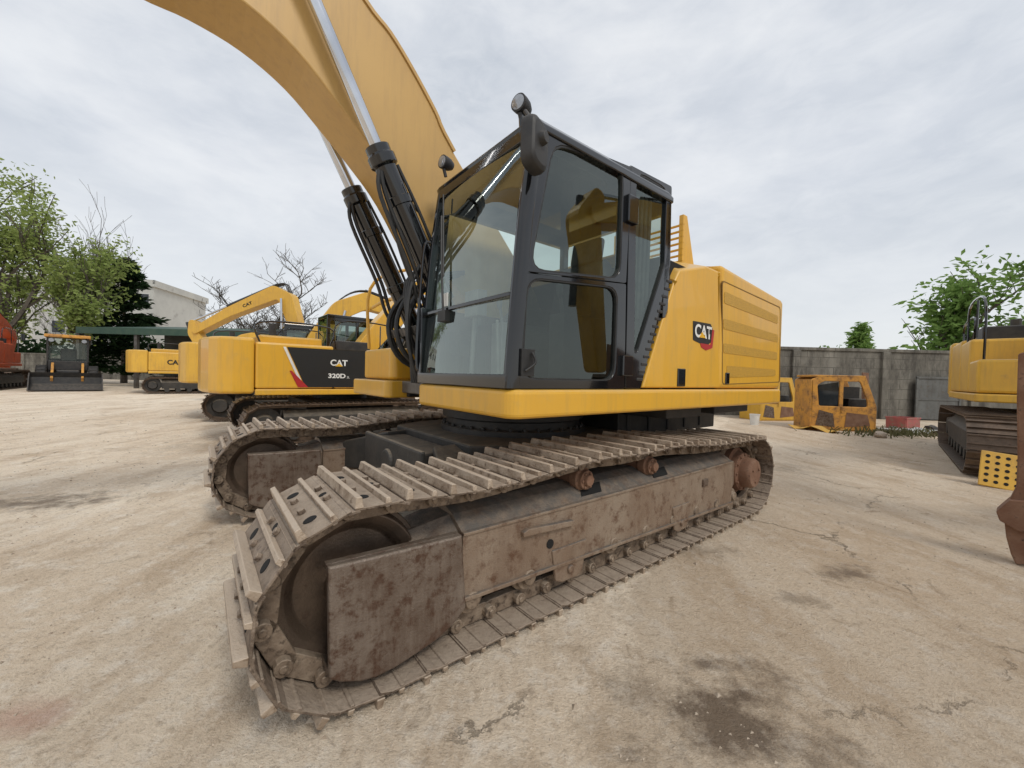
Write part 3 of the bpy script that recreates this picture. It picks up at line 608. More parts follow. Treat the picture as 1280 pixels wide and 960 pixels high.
    cb.box(x0+.02,x1-.22,y0,y1,zt-.06,zt+.04); cb.box(x0,x0+.06,y0,y1,1.12,1.8); cb.box(x1-.08,x1-.02,y0,y1,1.12,1.3)
    C=cb.build('cab',BLK,E,.015,2)
    MB().box(.0,.55,y0+.2,y1-.2,1.2,2.3).build('seat',BLKM,C,.05)
    g=MB(); g.add([(x1-.05,y0+.06,1.3),(x1-.05,y1-.06,1.3),(x1-.27,y1-.06,zt-.08),(x1-.27,y0+.06,zt-.08)],[(0,1,2,3)]); g.build('windshield',GLS,C)
    for y in (y0+.03,y1-.03): MB().add([(x0+.06,y,1.7),(x1-.08,y,1.5),(x1-.08,y,1.9),(x1-.3,y,zt-.1),(x0+.08,y,zt-.1)],[(0,1,2,3,4)]).build('cab_window',GLS,C)
    MB().add([(x0+.03,y0+.06,1.8),(x0+.03,y1-.06,1.8),(x0+.03,y1-.06,zt-.08),(x0+.03,y0+.06,zt-.08)],[(0,1,2,3)]).build('cab_window',GLS,C)
    if pose=='up': bp=[(.25,1.75,.2),(1.0,2.7,.26),(2.0,3.75,.33),(2.9,4.25,.31),(4.2,4.2,.22),(5.4,3.9,.15)]; sp_=[(5.15,4.35,.12),(5.4,3.9,.26),(5.2,2.6,.18),(5.0,1.3,.12)]
    elif pose=='low': bp=[(.25,1.75,.2),(1.0,2.3,.26),(2.0,3.0,.33),(2.9,3.3,.31),(4.2,3.0,.22),(5.4,2.4,.15)]; sp_=[(5.35,2.9,.12),(5.4,2.4,.26),(4.9,1.5,.18),(4.6,.9,.12)]
    elif pose=='mid': bp=[(.25,1.75,.2),(.7,2.6,.24),(1.4,3.55,.32),(2.2,3.95,.30),(3.4,3.7,.22),(4.7,3.1,.15)]; sp_=[(4.75,3.65,.12),(4.8,3.1,.26),(4.4,2.1,.18),(4.1,1.2,.12)]
    else: bp=[(.25,1.75,.2),(.55,3.2,.24),(.95,4.45,.30),(1.4,4.68,.30),(3.4,3.85,.20),(5.0,3.0,.14)]; sp_=[(5.1,3.5,.12),(5.05,3.0,.24),(4.5,2.1,.17),(4.0,1.3,.12)]
    B=beam(MB(),bp,-.26,.2).build('boom',paint,E,.015)
    if stick:
        beam(MB(),sp_,-.2,.14).build('stick',paint,E,.015)
        tx,tz=sp_[-1][:2]; bk=[]
        for k in range(10): a=R(100+k*22); bk.append((tx-.35+.55*math.cos(a)*1.1,tz-.5+.5*math.sin(a)))
        m=MB(); inner=[(tx-.35+(p[0]-tx+.35)*.85,tz-.5+(p[1]-tz+.5)*.85) for p in bk]
        m.prism(bk+inner[::-1],-.6,.54)
        for y in (-.6,.5): m.prism(bk,y,y+.04)
        for k in range(5): y=-.55+k*.255; p=bk[-1]; m.prism([(p[0]-.05,p[1]),(p[0]+.08,p[1]+.03),(p[0]+.22,p[1]-.0),(p[0]+.05,p[1]-.07)],y,y+.08)
        m.build('bucket',IDLE,E,.01)
        p0=Vector((bp[3][0],0,bp[3][1]+bp[3][2]+.05)); p1=Vector((sp_[0][0],0,sp_[0][1])); mid=p0.lerp(p1,.6)
        q=MB().cyl(p0+Vector((0,-.03,0)),mid+Vector((0,-.03,0)),.08).build('stick_cylinder',BLK,E,smooth=True); MB().cyl(mid+Vector((0,-.03,0)),p1+Vector((0,-.03,0)),.045).build('piston_rod',CHR,q,smooth=True)
        p2=Vector((sp_[0][0]+.3,0,sp_[0][1]-.1)); p3=Vector((sp_[2][0]+.35,0,sp_[2][1]-.2))
        MB().cyl(p2,p3,.065).build('bucket_cylinder',BLK,E,smooth=True)
    for y in (-.36,.30):
        p0=Vector((.95,y,1.3)); p1=Vector((bp[2][0]+.1,y,bp[2][1]-.05)); mid=p0.lerp(p1,.6)
        q=MB().cyl(p0,mid,.075).build('boom_cylinder',BLK,E,smooth=True); MB().cyl(mid,p1,.045).build('piston_rod',CHR,q,smooth=True)
    for k in range(3): MB().tube([(x+.0,-.2+k*.12,z+w+.05) for x,z,w in bp[:5]],.024,6).build('hydraulic_hose',RUB,E)
    if black_panel:
        MB().prism([(-1.45,1.98),(.52,1.98),(.52,1.16),(-1.1,1.16)],-1.36,-1.34).build('side_decal',INK,HD)
        MB().prism([(-1.52,1.98),(-1.47,1.98),(-1.12,1.16),(-1.17,1.16)],-1.362,-1.345).build('decal_stripe',WHT,HD)
        MB().prism([(-1.40,1.5),(-1.36,1.5),(-1.05,1.16),(-1.24,1.16)],-1.364,-1.345).build('decal_stripe',RED,HD)
        if cat_text:
            text_on('logo_text','CAT',WHT,HD,(-.62,-1.362,1.63),(.36,0,0),(0,0,.135),.03)
            MB().prism([(-.52,1.618),(-.36,1.618),(-.44,1.69)],-1.367,-1.345).build('logo_triangle',DYE,HD)
            text_on('model_text',cat_text,WHT,HD,(-.66,-1.362,1.36),(.36,0,0),(0,0,.10),.03)
            text_on('model_text','2L',WHT,HD,(-.275,-1.362,1.36),(.065,0,0),(0,0,.05),.0)
    elif cat_text: text_on('logo_text','CAT',INK,HD,(-1.3,-1.365,1.45),(.6,0,0),(0,0,.24),.03)
    if boomtext: text_on('logo_text','CAT',INK,B,(2.75,.206,4.02),(-.40,0,.165),(.05,0,.12),.03)
    return E
G='yellow excavators parked in a row on the left'
exc('yellow excavator with black lettered side panel and red stripe, nearest of the parked row',(-4.35,9.95,0),R(40),1.0,YEL,G,'up','320D')
exc('yellow excavator half hidden directly behind the black panelled excavator of the parked row',(-7.5,13.4,0),R(34),1.05,YEL2,G,'mid',None,False)
exc('distant yellow excavator with black lettering on its engine hood, right of the small loader',(-19.6,24.5,0),R(42),1.15,YEL2,G,'low','x',False)
exc('yellow excavator with raised lettered boom bent over behind the parked row',(-8.6,16.6,0),R(176),1.02,YEL2,G,'fold',None,False,True)
exc('red orange excavator cut off by the left frame edge',(-31.1,22.0,0),R(128),1.35,REDP,None,'low',None,False)
exc('worn yellow excavator at the right frame edge showing its track and tool box',(10.85,7.2,0),R(226),1.25,YEL2,None,'up',None,False,False,True,False)

def loader(loc,rz,S):
    E=thing('wheel_loader','small loader with wide black bucket facing the yard beside the left trees','loader',loc,rz,None,S)
    WH=M('tyre',(.02,.02,.02),(.05,.045,.04),5,rough=.8)
    for x in (.2,-2.0):
        for y in (-.95,.95):
            w=MB().lathe([(.3,-.2),(.62,-.2),(.68,-.14),(.68,.14),(.62,.2),(.3,.2)],(x,y,.68),(0,1,0),28); 
            for k in range(18): a=k*PI/9; w.box(x+.66*math.cos(a)-.04,x+.66*math.cos(a)+.04,y-.19,y+.19,.68+.66*math.sin(a)-.03,.68+.66*math.sin(a)+.03)
            wo=w.build('wheel',WH,E); MB().lathe([(.05,-.12),(.3,-.16),(.3,.16),(.05,.12)],(x,y,.68),(0,1,0),20).build('rim',YEL2,wo)
    b=MB(); b.box(-2.7,-.9,-.7,.7,.8,1.75); b.box(-.9,.5,-.45,.45,.6,1.1); b.build('body',BLKM,E,.06,2)
    c=MB()
    for x in (-1.1,.25):
        for y in (-.78,.70): c.box(x,x+.08,y,y+.08,1.1,2.9)
    c.box(-1.1,.33,-.78,.78,1.1,1.6); C=c.build('cab',BLKM,E,.02)
    MB().box(-1.15,.45,-.86,.86,2.88,3.05).build('roof',ORG,C,.04); MB().box(-.7,-.3,-.3,.3,1.6,2.3).build('seat',BLKM,C,.05)
    MB().box(-1.06,.28,-.73,.73,1.6,2.88).build('cab_window',GLB,C)
    for y in (-.6,.6): MB().cyl((.42,y,2.72),(.52,y,2.72),.1).build('work_light',LENS,E)
    for y in (-.6,.5): MB().prism([(.3,1.2),(.45,1.5),(1.4,.7),(1.3,.5)],y,y+.1).build('lift_arm',ORG,E,.01)
    k=[(1.35,.95),(1.2,.7),(1.25,.35),(1.6,.06),(2.2,.04)]; i=[(p[0]+.06,p[1]+.03) for p in k]
    m=MB().prism(k+i[::-1],-1.32,1.32)
    for y in (-1.32,1.27): m.prism(k+[(2.0,.3),(1.6,.8)],y,y+.05)
    m.build('bucket',BLKM,E,.01); return E
p=at(82,22.5); loader((p.x-1.2,p.y+1.2,0),R(-43),1.08)

def scrap(label,loc,rz,mat,S=1):
    E=thing('scrap_cab',label,'cab shell',loc,rz,None,S)
    O=rp([(-.8,0),(-.85,1.5),(-.6,1.62),(.55,1.62),(.85,.75),(.85,0)],.05); I=rp([(-.62,.72),(-.68,1.34),(-.5,1.46),(.42,1.46),(.62,.88),(.62,.72)],.06)
    m=MB()
    for y in (-.5,.44): m.ring(O,I,y,y+.06)
    m.box(-.8,.55,-.5,.5,1.58,1.64); m.box(-.84,-.78,-.5,.5,0,1.5); m.box(.79,.85,-.5,.5,0,.7); m.box(-.8,.85,-.5,.5,.0,.06); m.box(-.1,.0,-.5,-.44,.5,1.5)
    m.build('cab_shell',mat,E,.015)
    m=MB(); m.prism([(-.6,.74),(-.65,1.33),(-.12,1.44),(-.12,.74)],-.47,-.46); m.build('window',GLD,E)
    s=MB(); s.box(-.4,.1,-.25,.25,.1,.7); s.box(-.5,-.35,-.25,.25,.5,1.2); s.build('seat',BLKM,E,.04)
    m=MB(); m.box(-.75,.8,.2,.3,.06,1.3); m.build('inner_panel',BLKM,E)
    MB().prism([(.05,.12),(.7,.18),(.62,.5),(.1,.55)],-.51,-.503).build('side_patch',RUST2,E); MB().prism([(-.7,.15),(-.2,.1),(-.25,.5),(-.62,.6)],-.51,-.503).build('side_patch',GUARD,E)
    MB().box(.3,.78,-.2,.2,.7,.95).build('loose_panel',BLKM,E,.02); return E
p=GP(1040,536); scrap('faded orange scrap cab shell standing by the concrete wall',(p.x,p.y,0),R(-12),ORG,1.1)
p=GP(976,527); scrap('dull yellow scrap cab shell half hidden behind the big excavator tail',(p.x,p.y+.8,0),R(12),YEL2,1.05)
pr=GP(1093,533)
o=MB(); o.box(-.12,.12,-.03,.03,0,2.0); o.box(-.12,.12,-.12,.12,0,.05); o.box(-.1,-.06,-.1,.03,0,1.9); o=tag(o.build('steel_post',RUST2,None,.01),'rusty steel post leaning at the concrete wall beside the orange shell','post'); o.location=(pr.x+.2,pr.y+.6,0); o.rotation_euler=(R(-6),R(3),0)
p=GP(1128,536); m=MB(); w,d,h=.36,.28,.42; m.box(-w,w,-d,d,0,.03)
for a in (-1,1): m.box(a*w-.02,a*w+.02,-d,d,0,h); m.box(-w,w,a*d-.02,a*d+.02,0,h)
m.box(-w-.03,w+.03,-d-.03,-d+.02,h-.05,h); m.box(-w-.03,w+.03,d-.02,d+.03,h-.05,h); m.box(-w*.9,w*.9,-d*.9,d*.9,h*.6,h*.65)
PINK=M('faded_red_plastic',(.42,.11,.10),(.30,.10,.09),4,rough=.7,c3=(.25,.18,.13),s3=7,lo3=.5,hi3=.65)
o=m.build('crate',PINK,None,.01); o.location=(p.x,p.y,0); o.rotation_euler=(0,0,.3); tag(o,'faded red crate on the ground right of the rusty post','crate')
p=GP(943,531); o=MB().lathe([(.13,0),(.16,.36),(.17,.36),(.17,.38),(.15,.38),(.125,.02)],(0,0,0),(0,0,1),24).build('bucket',WHT,None,smooth=True); o.location=(p.x,p.y,0); tag(o,'white plastic bucket standing behind the big excavator','bucket')
SHT=flat('sheet_metal_white',(.5,.5,.48),.5)
for i,(px,py,l) in enumerate(((1150,541,'pale bent metal sheet lying in the weeds by the wall'),(1110,541,'small pale panel on the ground left of the crate'),(1020,538,'flat yellow plate in front of the orange shell'))):
    p=GP(px,py); m=MB(); V=[];n=6; w=(.5,.25,.7)[i]
    for a in range(n+1): 
        for b in (0,1): V.append((-w+2*w*a/n,(-.3,.3)[b],.05+.08*math.sin(a*1.7+b+i)))
    m.add(V,[(2*a,2*a+1,2*a+3,2*a+2) for a in range(n)]); o=m.build('metal_sheet',YEL2 if i==2 else SHT); s_=o.modifiers.new('s','SOLIDIFY'); s_.thickness=.01; o.location=(p.x,p.y,.02); o.rotation_euler=(0,0,i); tag(o,l,'sheet')
RUB_L=['grey rubble lump beside the crate','brown rubble lump left of the rusty post','pale rubble lump between crate and metal sheet','dark rubble lump at the gate foot','small tan rubble lump in front of the wall weeds']
for i,(px,py) in enumerate(((1118,540),(1082,539),(1140,543),(1165,538),(1100,547))):
    p=GP(px,py); bm=bmesh.new(); bmesh.ops.create_icosphere(bm,subdivisions=2,radius=.16)
    for v in bm.verts: v.co*=1+.5*mnoise.noise(v.co*7+Vector((i,0,0))); v.co.z*=.7
    me=bpy.data.meshes.new('rubble'); bm.to_mesh(me); bm.free(); me.materials.append((STL,RUST2,SHT,BLKM,GRS)[i]); o=bpy.data.objects.new('rubble',me); col.objects.link(o); o.location=(p.x,p.y,.08); tag(o,RUB_L[i],'rubble')
p=GP(1250,611); SP=thing('step_plate','yellow perforated step plate leaning against the right excavator track','plate',(p.x,p.y,0))
SP.rotation_euler=(R(-24),R(6),R(-42))
MB().box(-.22,.22,-.02,.02,0,.56).build('plate',YEL2,SP,.01)
hl=MB()
for a in range(4):
    for b in range(5): hl.cyl((-.15+a*.10,-.024,.08+b*.10),(-.15+a*.10,.0,.08+b*.10),.025,n=12)
hl.build('plate_hole',DARK,SP)['kind']='stuff'
p=GP(1270,704)
RA=thing('excavator_attachment','tall rusty ripper arm with pointed tooth cut off by the right frame edge','attachment',(p.x,p.y,0),R(-52))
MB().prism([(0,0),(.05,.02),(.3,.3),(.5,.5),(.5,2.1),(-.045,1.80),(-.04,1.4),(-.02,.9),(-.02,.66),(-.05,.55),(-.08,.42),(-.06,.22),(-.03,.08)],-.05,.05).build('shank',RUST2,RA,.01)
MB().prism([(-.10,.36),(-.12,.43),(-.05,.55),(.4,.62),(.5,.55),(.5,.3),(.0,.30)],-.10,.10).build('tooth_holder',RUST2,RA,.008)
MB().cyl((.35,-.16,.75),(.35,.16,.75),.09).build('pin',STL,RA,smooth=True)

# ================================================================ WALL, BUILDINGS
def concrete(name,c1,c2,c3):
    m=bpy.data.materials.new(name); t=NT(m); 
    b=t.n('ShaderNodeTexBrick'); b.inputs['Scale'].default_value=1; b.inputs['Brick Width'].default_value=1.2; b.inputs['Row Height'].default_value=.45; b.inputs['Mortar Size'].default_value=.012
    mp=t.n('ShaderNodeMapping'); mp.inputs['Rotation'].default_value=(R(90),0,0); t.l(t.pos(),mp.inputs[0]); t.l(mp.outputs[0],b.inputs['Vector'])
    b.inputs['Color1'].default_value=(*c1,1); b.inputs['Color2'].default_value=(*[x*.85 for x in c1],1); b.inputs['Mortar'].default_value=(*c3,1)
    c=t.mix(t.ramp(t.nz(1.3,7,.7,t.stretch((1,1,.25))),[(.36,0),(.60,1)]),b.outputs[0],c2); c=t.mix(t.ramp(t.nz(2.2,7,.75,t.stretch((1,1,.35))),[(.42,0),(.66,1)]),c,c3)
    t.out(c,.85,0,t.nz(20,4),.4); return m
CON=concrete('weathered_concrete',(.25,.235,.20),(.13,.12,.10),(.055,.05,.042))
w=MB(); w.box(0,32,0,.25,0,3.0); w.box(-.05,32,-.06,.31,3.0,3.14)
for k in range(9): w.box(k*4,k*4+.35,-.12,0,0,3.0)
o=w.build('boundary_wall',CON,None,.02); o.location=(4.5,17.6,0); tag(o,'weathered grey concrete boundary wall on the right side of the yard','wall')
p=at(1176,17.3); g=MB(); g.box(-.95,.95,-.02,.02,.05,1.9); g.box(-1,1,-.06,0,1.86,1.95); g.box(-1.0,-.92,-.06,0,0,1.9); g.box(.92,1.0,-.06,0,0,1.9); g.box(-.95,.95,-.045,0,.9,.98)
GATE=M('gate_grey',(.13,.135,.13),(.085,.085,.08),2,rough=.7,c3=(.09,.06,.04),s3=5,streak=((.07,.055,.045),.5))
o=g.build('gate',GATE,None,.004); o.location=(p.x,17.42,0); tag(o,'plain dark grey metal gate panel set in the concrete wall','gate')
PLS=M('plaster',(.50,.50,.47),(.42,.42,.40),.3,rough=.9,c3=(.34,.33,.31),s3=.8); PLW=M('plaster_pale',(.55,.55,.53),(.47,.46,.44),.2,rough=.9)
def building(px0,px1,depth,H,D,mat,label,rz=0,fl=3,nw=6,ns=2):
    a=at(px0,depth); b=at(px1,depth); Wd=b.x-a.x
    E=thing('building',label,'building',(a.x,depth,0),rz); m=MB(); m.box(0,Wd,0,D,0,H); m.build('wall',mat,E)
    m=MB(); m.box(-.3,Wd+.3,-.3,D+.3,H,H+.35); m.box(-.3,Wd+.3,-.3,-.1,H+.35,H+.9); m.box(Wd+.1,Wd+.3,-.3,D+.3,H+.35,H+.9); m.build('roof',mat,E)
    fh=H/fl
    for f in range(fl):
        for k in range(nw):
            x=Wd*(k+.5)/nw; z=fh*f+fh*.35; fr_=MB().box(x-.8,x+.8,-.08,.02,z,z+fh*.42).build('window',PLW,E); MB().box(x-.7,x+.7,-.1,-.07,z+.1,z+fh*.42-.1).build('pane',GLD,fr_)
        for k in range(ns):
            y=D*(k+.5)/ns; z=fh*f+fh*.35; fr_=MB().box(Wd-.02,Wd+.08,y-.6,y+.6,z,z+fh*.35).build('window',PLW,E); MB().box(Wd+.07,Wd+.1,y-.5,y+.5,z+.1,z+fh*.35-.1).build('pane',GLD,fr_)
    return E
building(60,172,52,12.6,13,PLS,'grey flat roofed block behind the dark conifer at the left',R(12),3,5,0)
building(-200,40,64,15.5,14,PLW,'pale factory building behind the leafy trees at the far left',0,3,9)
SHG=M('green_sheet',(.03,.07,.05),(.05,.09,.06),2,rough=.6)
a=at(150,30); b=at(470,26)
S_=thing('shed','long low open shed with dark green sheet roof behind the parked row','shed',(a.x,27,0))
L=b.x-a.x+3; m=MB()
m.loft([(0,0,4.0),(0,7,4.9),(0,7,5.02),(0,0,4.12)],[(L,0,4.0),(L,7,4.9),(L,7,5.02),(L,0,4.12)]); m.box(0,L,-.05,.02,3.7,4.15); m.build('roof',SHG,S_)
for k in range(7): MB().box(L*k/6-.1,L*k/6+.1,.05,.25,0,3.95).build('post',STL,S_)
MB().box(0,L,6.8,7,0,4.85).build('back_wall',M('shed_back',(.06,.06,.055),(.1,.1,.09),1,rough=.9),S_)
m=MB(); m.box(0,70,0,.3,0,2.6); m.box(-.05,70.05,-.05,.35,2.6,2.75)
for k in range(18): m.box(k*4,k*4+.3,-.1,0,0,2.6)
o=m.build('boundary_wall',CON,None); o.location=(-75,44,0); tag(o,'low far boundary wall behind the left trees and loader','wall')

# ================================================================ TREES
def leafmat(name,c1,c2,c3):
    m=bpy.data.materials.new(name); t=NT(m)
    c=t.mix(t.ramp(t.nz(.9,3),[(.35,0),(.65,1)]),c1,c2); c=t.mix(t.ramp(t.nz(7,2),[(.4,0),(.7,1)]),c,c3)
    d=t.n('ShaderNodeBsdfDiffuse'); tr=t.n('ShaderNodeBsdfTranslucent'); t.l(c,d.inputs[0]); t.l(c,tr.inputs[0])
    mx=t.n('ShaderNodeMixShader'); mx.inputs[0].default_value=.45; t.l(d.outputs[0],mx.inputs[1]); t.l(tr.outputs[0],mx.inputs[2])
    o=t.n('ShaderNodeOutputMaterial'); t.l(mx.outputs[0],o.inputs[0]); return m
LF1=leafmat('leaf_spring',(.27,.34,.10),(.18,.25,.07),(.37,.43,.16)); LF2=leafmat('leaf_green',(.18,.30,.08),(.11,.19,.05),(.26,.39,.12)); LF3=leafmat('leaf_dark',(.02,.04,.018),(.012,.025,.012),(.035,.06,.025))
WEED=leafmat('weed_dry',(.10,.12,.05),(.14,.12,.07),(.18,.17,.09))
BARK=M('bark',(.12,.10,.08),(.07,.06,.05),6,rough=.95,bump=.6)
def tree(label,loc,H,spread,seed,mat,nleaf=9000,ls=.16,bare=False,trunk=.3,levels=4,lean=0,th=.28,clus=.5,cut=-.22,flat_=1.0,mr=.012):
    r=random.Random(seed); E=thing('tree',label,'tree',loc); T=MB(); raw=[]
    def grow(p,d,ln,rad,lv):
        pts=[p]; q=p.copy(); dd=d.copy(); n=4 if lv<5 else 2
        for i in range(n):
            dd=(dd+Vector((r.uniform(-1,1),r.uniform(-1,1),r.uniform(-.3,.7)))*.17).normalized(); q=q+dd*ln/n; pts.append(q.copy())
        raw.append((pts,rad,lv))
        if lv<levels:
            k=r.randint(3,4) if lv>0 else 5
            for j in range(k):
                t=r.uniform(.35,1) if j else 1; i=min(int(t*n),n); b=pts[i]
                a=r.uniform(0,2*PI); side=Vector((math.cos(a),math.sin(a),0)); 
                nd=(dd*(.75 if j else 1.2)+side*r.uniform(.5,1.0)*spread+Vector((0,0,.25))).normalized()
                grow(b,nd,ln*r.uniform(.55,.78),rad*.55*(1 if j else 1.1),lv+1)
    grow(Vector((0,0,-.1)),Vector((lean,0,1)).normalized(),th,trunk,0)
    zm_=max(p.z for pts,_,_ in raw for p in pts); k=H/zm_; tips=[]
    for pts,rad,lv in raw:
        P_=[Vector((p.x*k*flat_,p.y*k*flat_,p.z*k)) for p in pts]; n=len(P_)-1; T.tube(P_,[max(rad*(1-.45*i/n),mr) for i in range(n+1)],6 if lv<2 else 3,False)
        if lv>=levels-1: tips.extend(P_[1:])
    T.build('trunk',BARK,E,smooth=True,fix=False)
    if not bare:
        C=MB(); use=[t for t in tips if mnoise.noise(t*.55+Vector((seed,0,0)))>cut]
        for i in range(nleaf):
            c=r.choice(use)+Vector((r.gauss(0,clus),r.gauss(0,clus),r.gauss(0,clus*.7)))
            u=Vector((r.gauss(0,1),r.gauss(0,1),r.gauss(0,.6))).normalized(); v=u.cross(Vector((r.gauss(0,1),r.gauss(0,1),r.gauss(0,1)))).normalized(); s=ls*r.uniform(.6,1.3)
            C.add([c-u*s,c+v*s*.45-u*s*.1,c+u*s,c-v*s*.45-u*s*.1],[(0,1,2,3)])
        C.build('crown',mat,E,fix=False)
    return E
def conifer(label,loc,H,Rb,seed,mat,n=9000,ls=.3):
    r=random.Random(seed); E=thing('conifer',label,'tree',loc); MB().cyl((0,0,0),(0,0,H*.9),.25,.04,8).build('trunk',BARK,E); C=MB()
    br=[]
    for i in range(130):
        z=r.uniform(.08,1); a=r.uniform(0,2*PI); L=Rb*(1-z)**.65*r.uniform(.7,1.2)+.15; br.append((z*H,a,L))
    for i in range(n):
        z,a,L=r.choice(br); t=r.random()**.6; c=Vector((math.cos(a)*L*t,math.sin(a)*L*t,z+.12*L*t-.05*H*(t**2)*.4))+Vector((r.gauss(0,.18),r.gauss(0,.18),r.gauss(0,.14)))
        u=Vector((math.cos(a)+r.gauss(0,.5),math.sin(a)+r.gauss(0,.5),r.gauss(0,.4))).normalized(); v=u.cross(Vector((r.gauss(0,1),r.gauss(0,1),r.gauss(0,1)))).normalized(); s=ls*r.uniform(.6,1.2)
        C.add([c-u*s,c+v*s*.3,c+u*s,c-v*s*.3],[(0,1,2,3)])
    C.build('crown',mat,E,fix=False); return E
p=at(-2,28); tree('tall light green tree at the far left frame edge',(p.x,p.y,0),18.3,.75,3,LF1,10500,.18,trunk=.34,clus=.55,cut=-.02)
p=at(92,30); tree('slender light green tree beside the loader, right of the tall edge tree',(p.x,p.y,0),12.0,.6,5,LF1,5500,.18,trunk=.2,clus=.45,cut=-.03)
p=at(122,36); tree('thin bare tree between the slender green tree and the conifer',(p.x,p.y,0),16.5,.5,8,None,bare=True,trunk=.18,levels=5)
p=at(155,35); conifer('dark green conifer in front of the grey block',(p.x,p.y,0),11.0,3.4,4,LF3,13000)
p=at(318,36); tree('wide bare tree behind the raised lettered boom',(p.x,p.y,0),12.6,1.05,14,None,bare=True,trunk=.34,levels=6,flat_=1.4,mr=.015,th=.22)
p=at(1212,21.5); tree('broad leafy green tree standing behind the concrete wall',(p.x,p.y,0),8.5,1.05,21,LF2,6500,.2,trunk=.2,clus=.45,cut=-.15)
p=at(1072,34); conifer('small pale green conifer peeking over the concrete wall',(p.x,p.y,0),6.8,1.5,6,LF2,3500,.25)
p=at(1018,38); tree('low rounded tree top behind the wall beside the engine hood',(p.x,p.y,0),5.2,.9,9,LF2,4000,.2,trunk=.15)
hg=MB(); r=random.Random(3)
for i in range(9000):
    x=-80+r.random()*70; z=abs(r.gauss(0,1.3))+.2; c=Vector((x,47+r.gauss(0,1),z+1.2*mnoise.noise(Vector((x*.15,0,0)))+1)); u=Vector((r.gauss(0,1),r.gauss(0,1),r.gauss(0,1))).normalized(); v=u.orthogonal().normalized(); s=.35
    hg.add([c-u*s,c+v*s*.5,c+u*s,c-v*s*.5],[(0,1,2,3)])
tag(hg.build('hedge',LF3,None,fix=False),'dark hedge mass along the far boundary wall','hedge',None,'stuff')
wd=MB()
for px,py,n_,sp in ((1112,542,160,.6),(1150,545,160,.8),(1090,544,90,.7)):
    g=GP(px,py)
    for i in range(n_):
        x=g.x+r.gauss(0,sp); y=g.y+r.gauss(0,.35); h=r.uniform(.05,.25); a=r.uniform(0,PI); dx,dy=math.cos(a)*.02,math.sin(a)*.02; lx,ly=r.gauss(0,.08),r.gauss(0,.08)
        wd.add([(x-dx,y-dy,0),(x+dx,y+dy,0),(x+lx+dx*.6,y+ly+dy*.6,h),(x+lx-dx*.6,y+ly-dy*.6,h)],[(0,1,2,3)])
tag(wd.build('weeds',WEED,None,fix=False),'dull weeds growing at the foot of the concrete wall','weeds',None,'stuff')

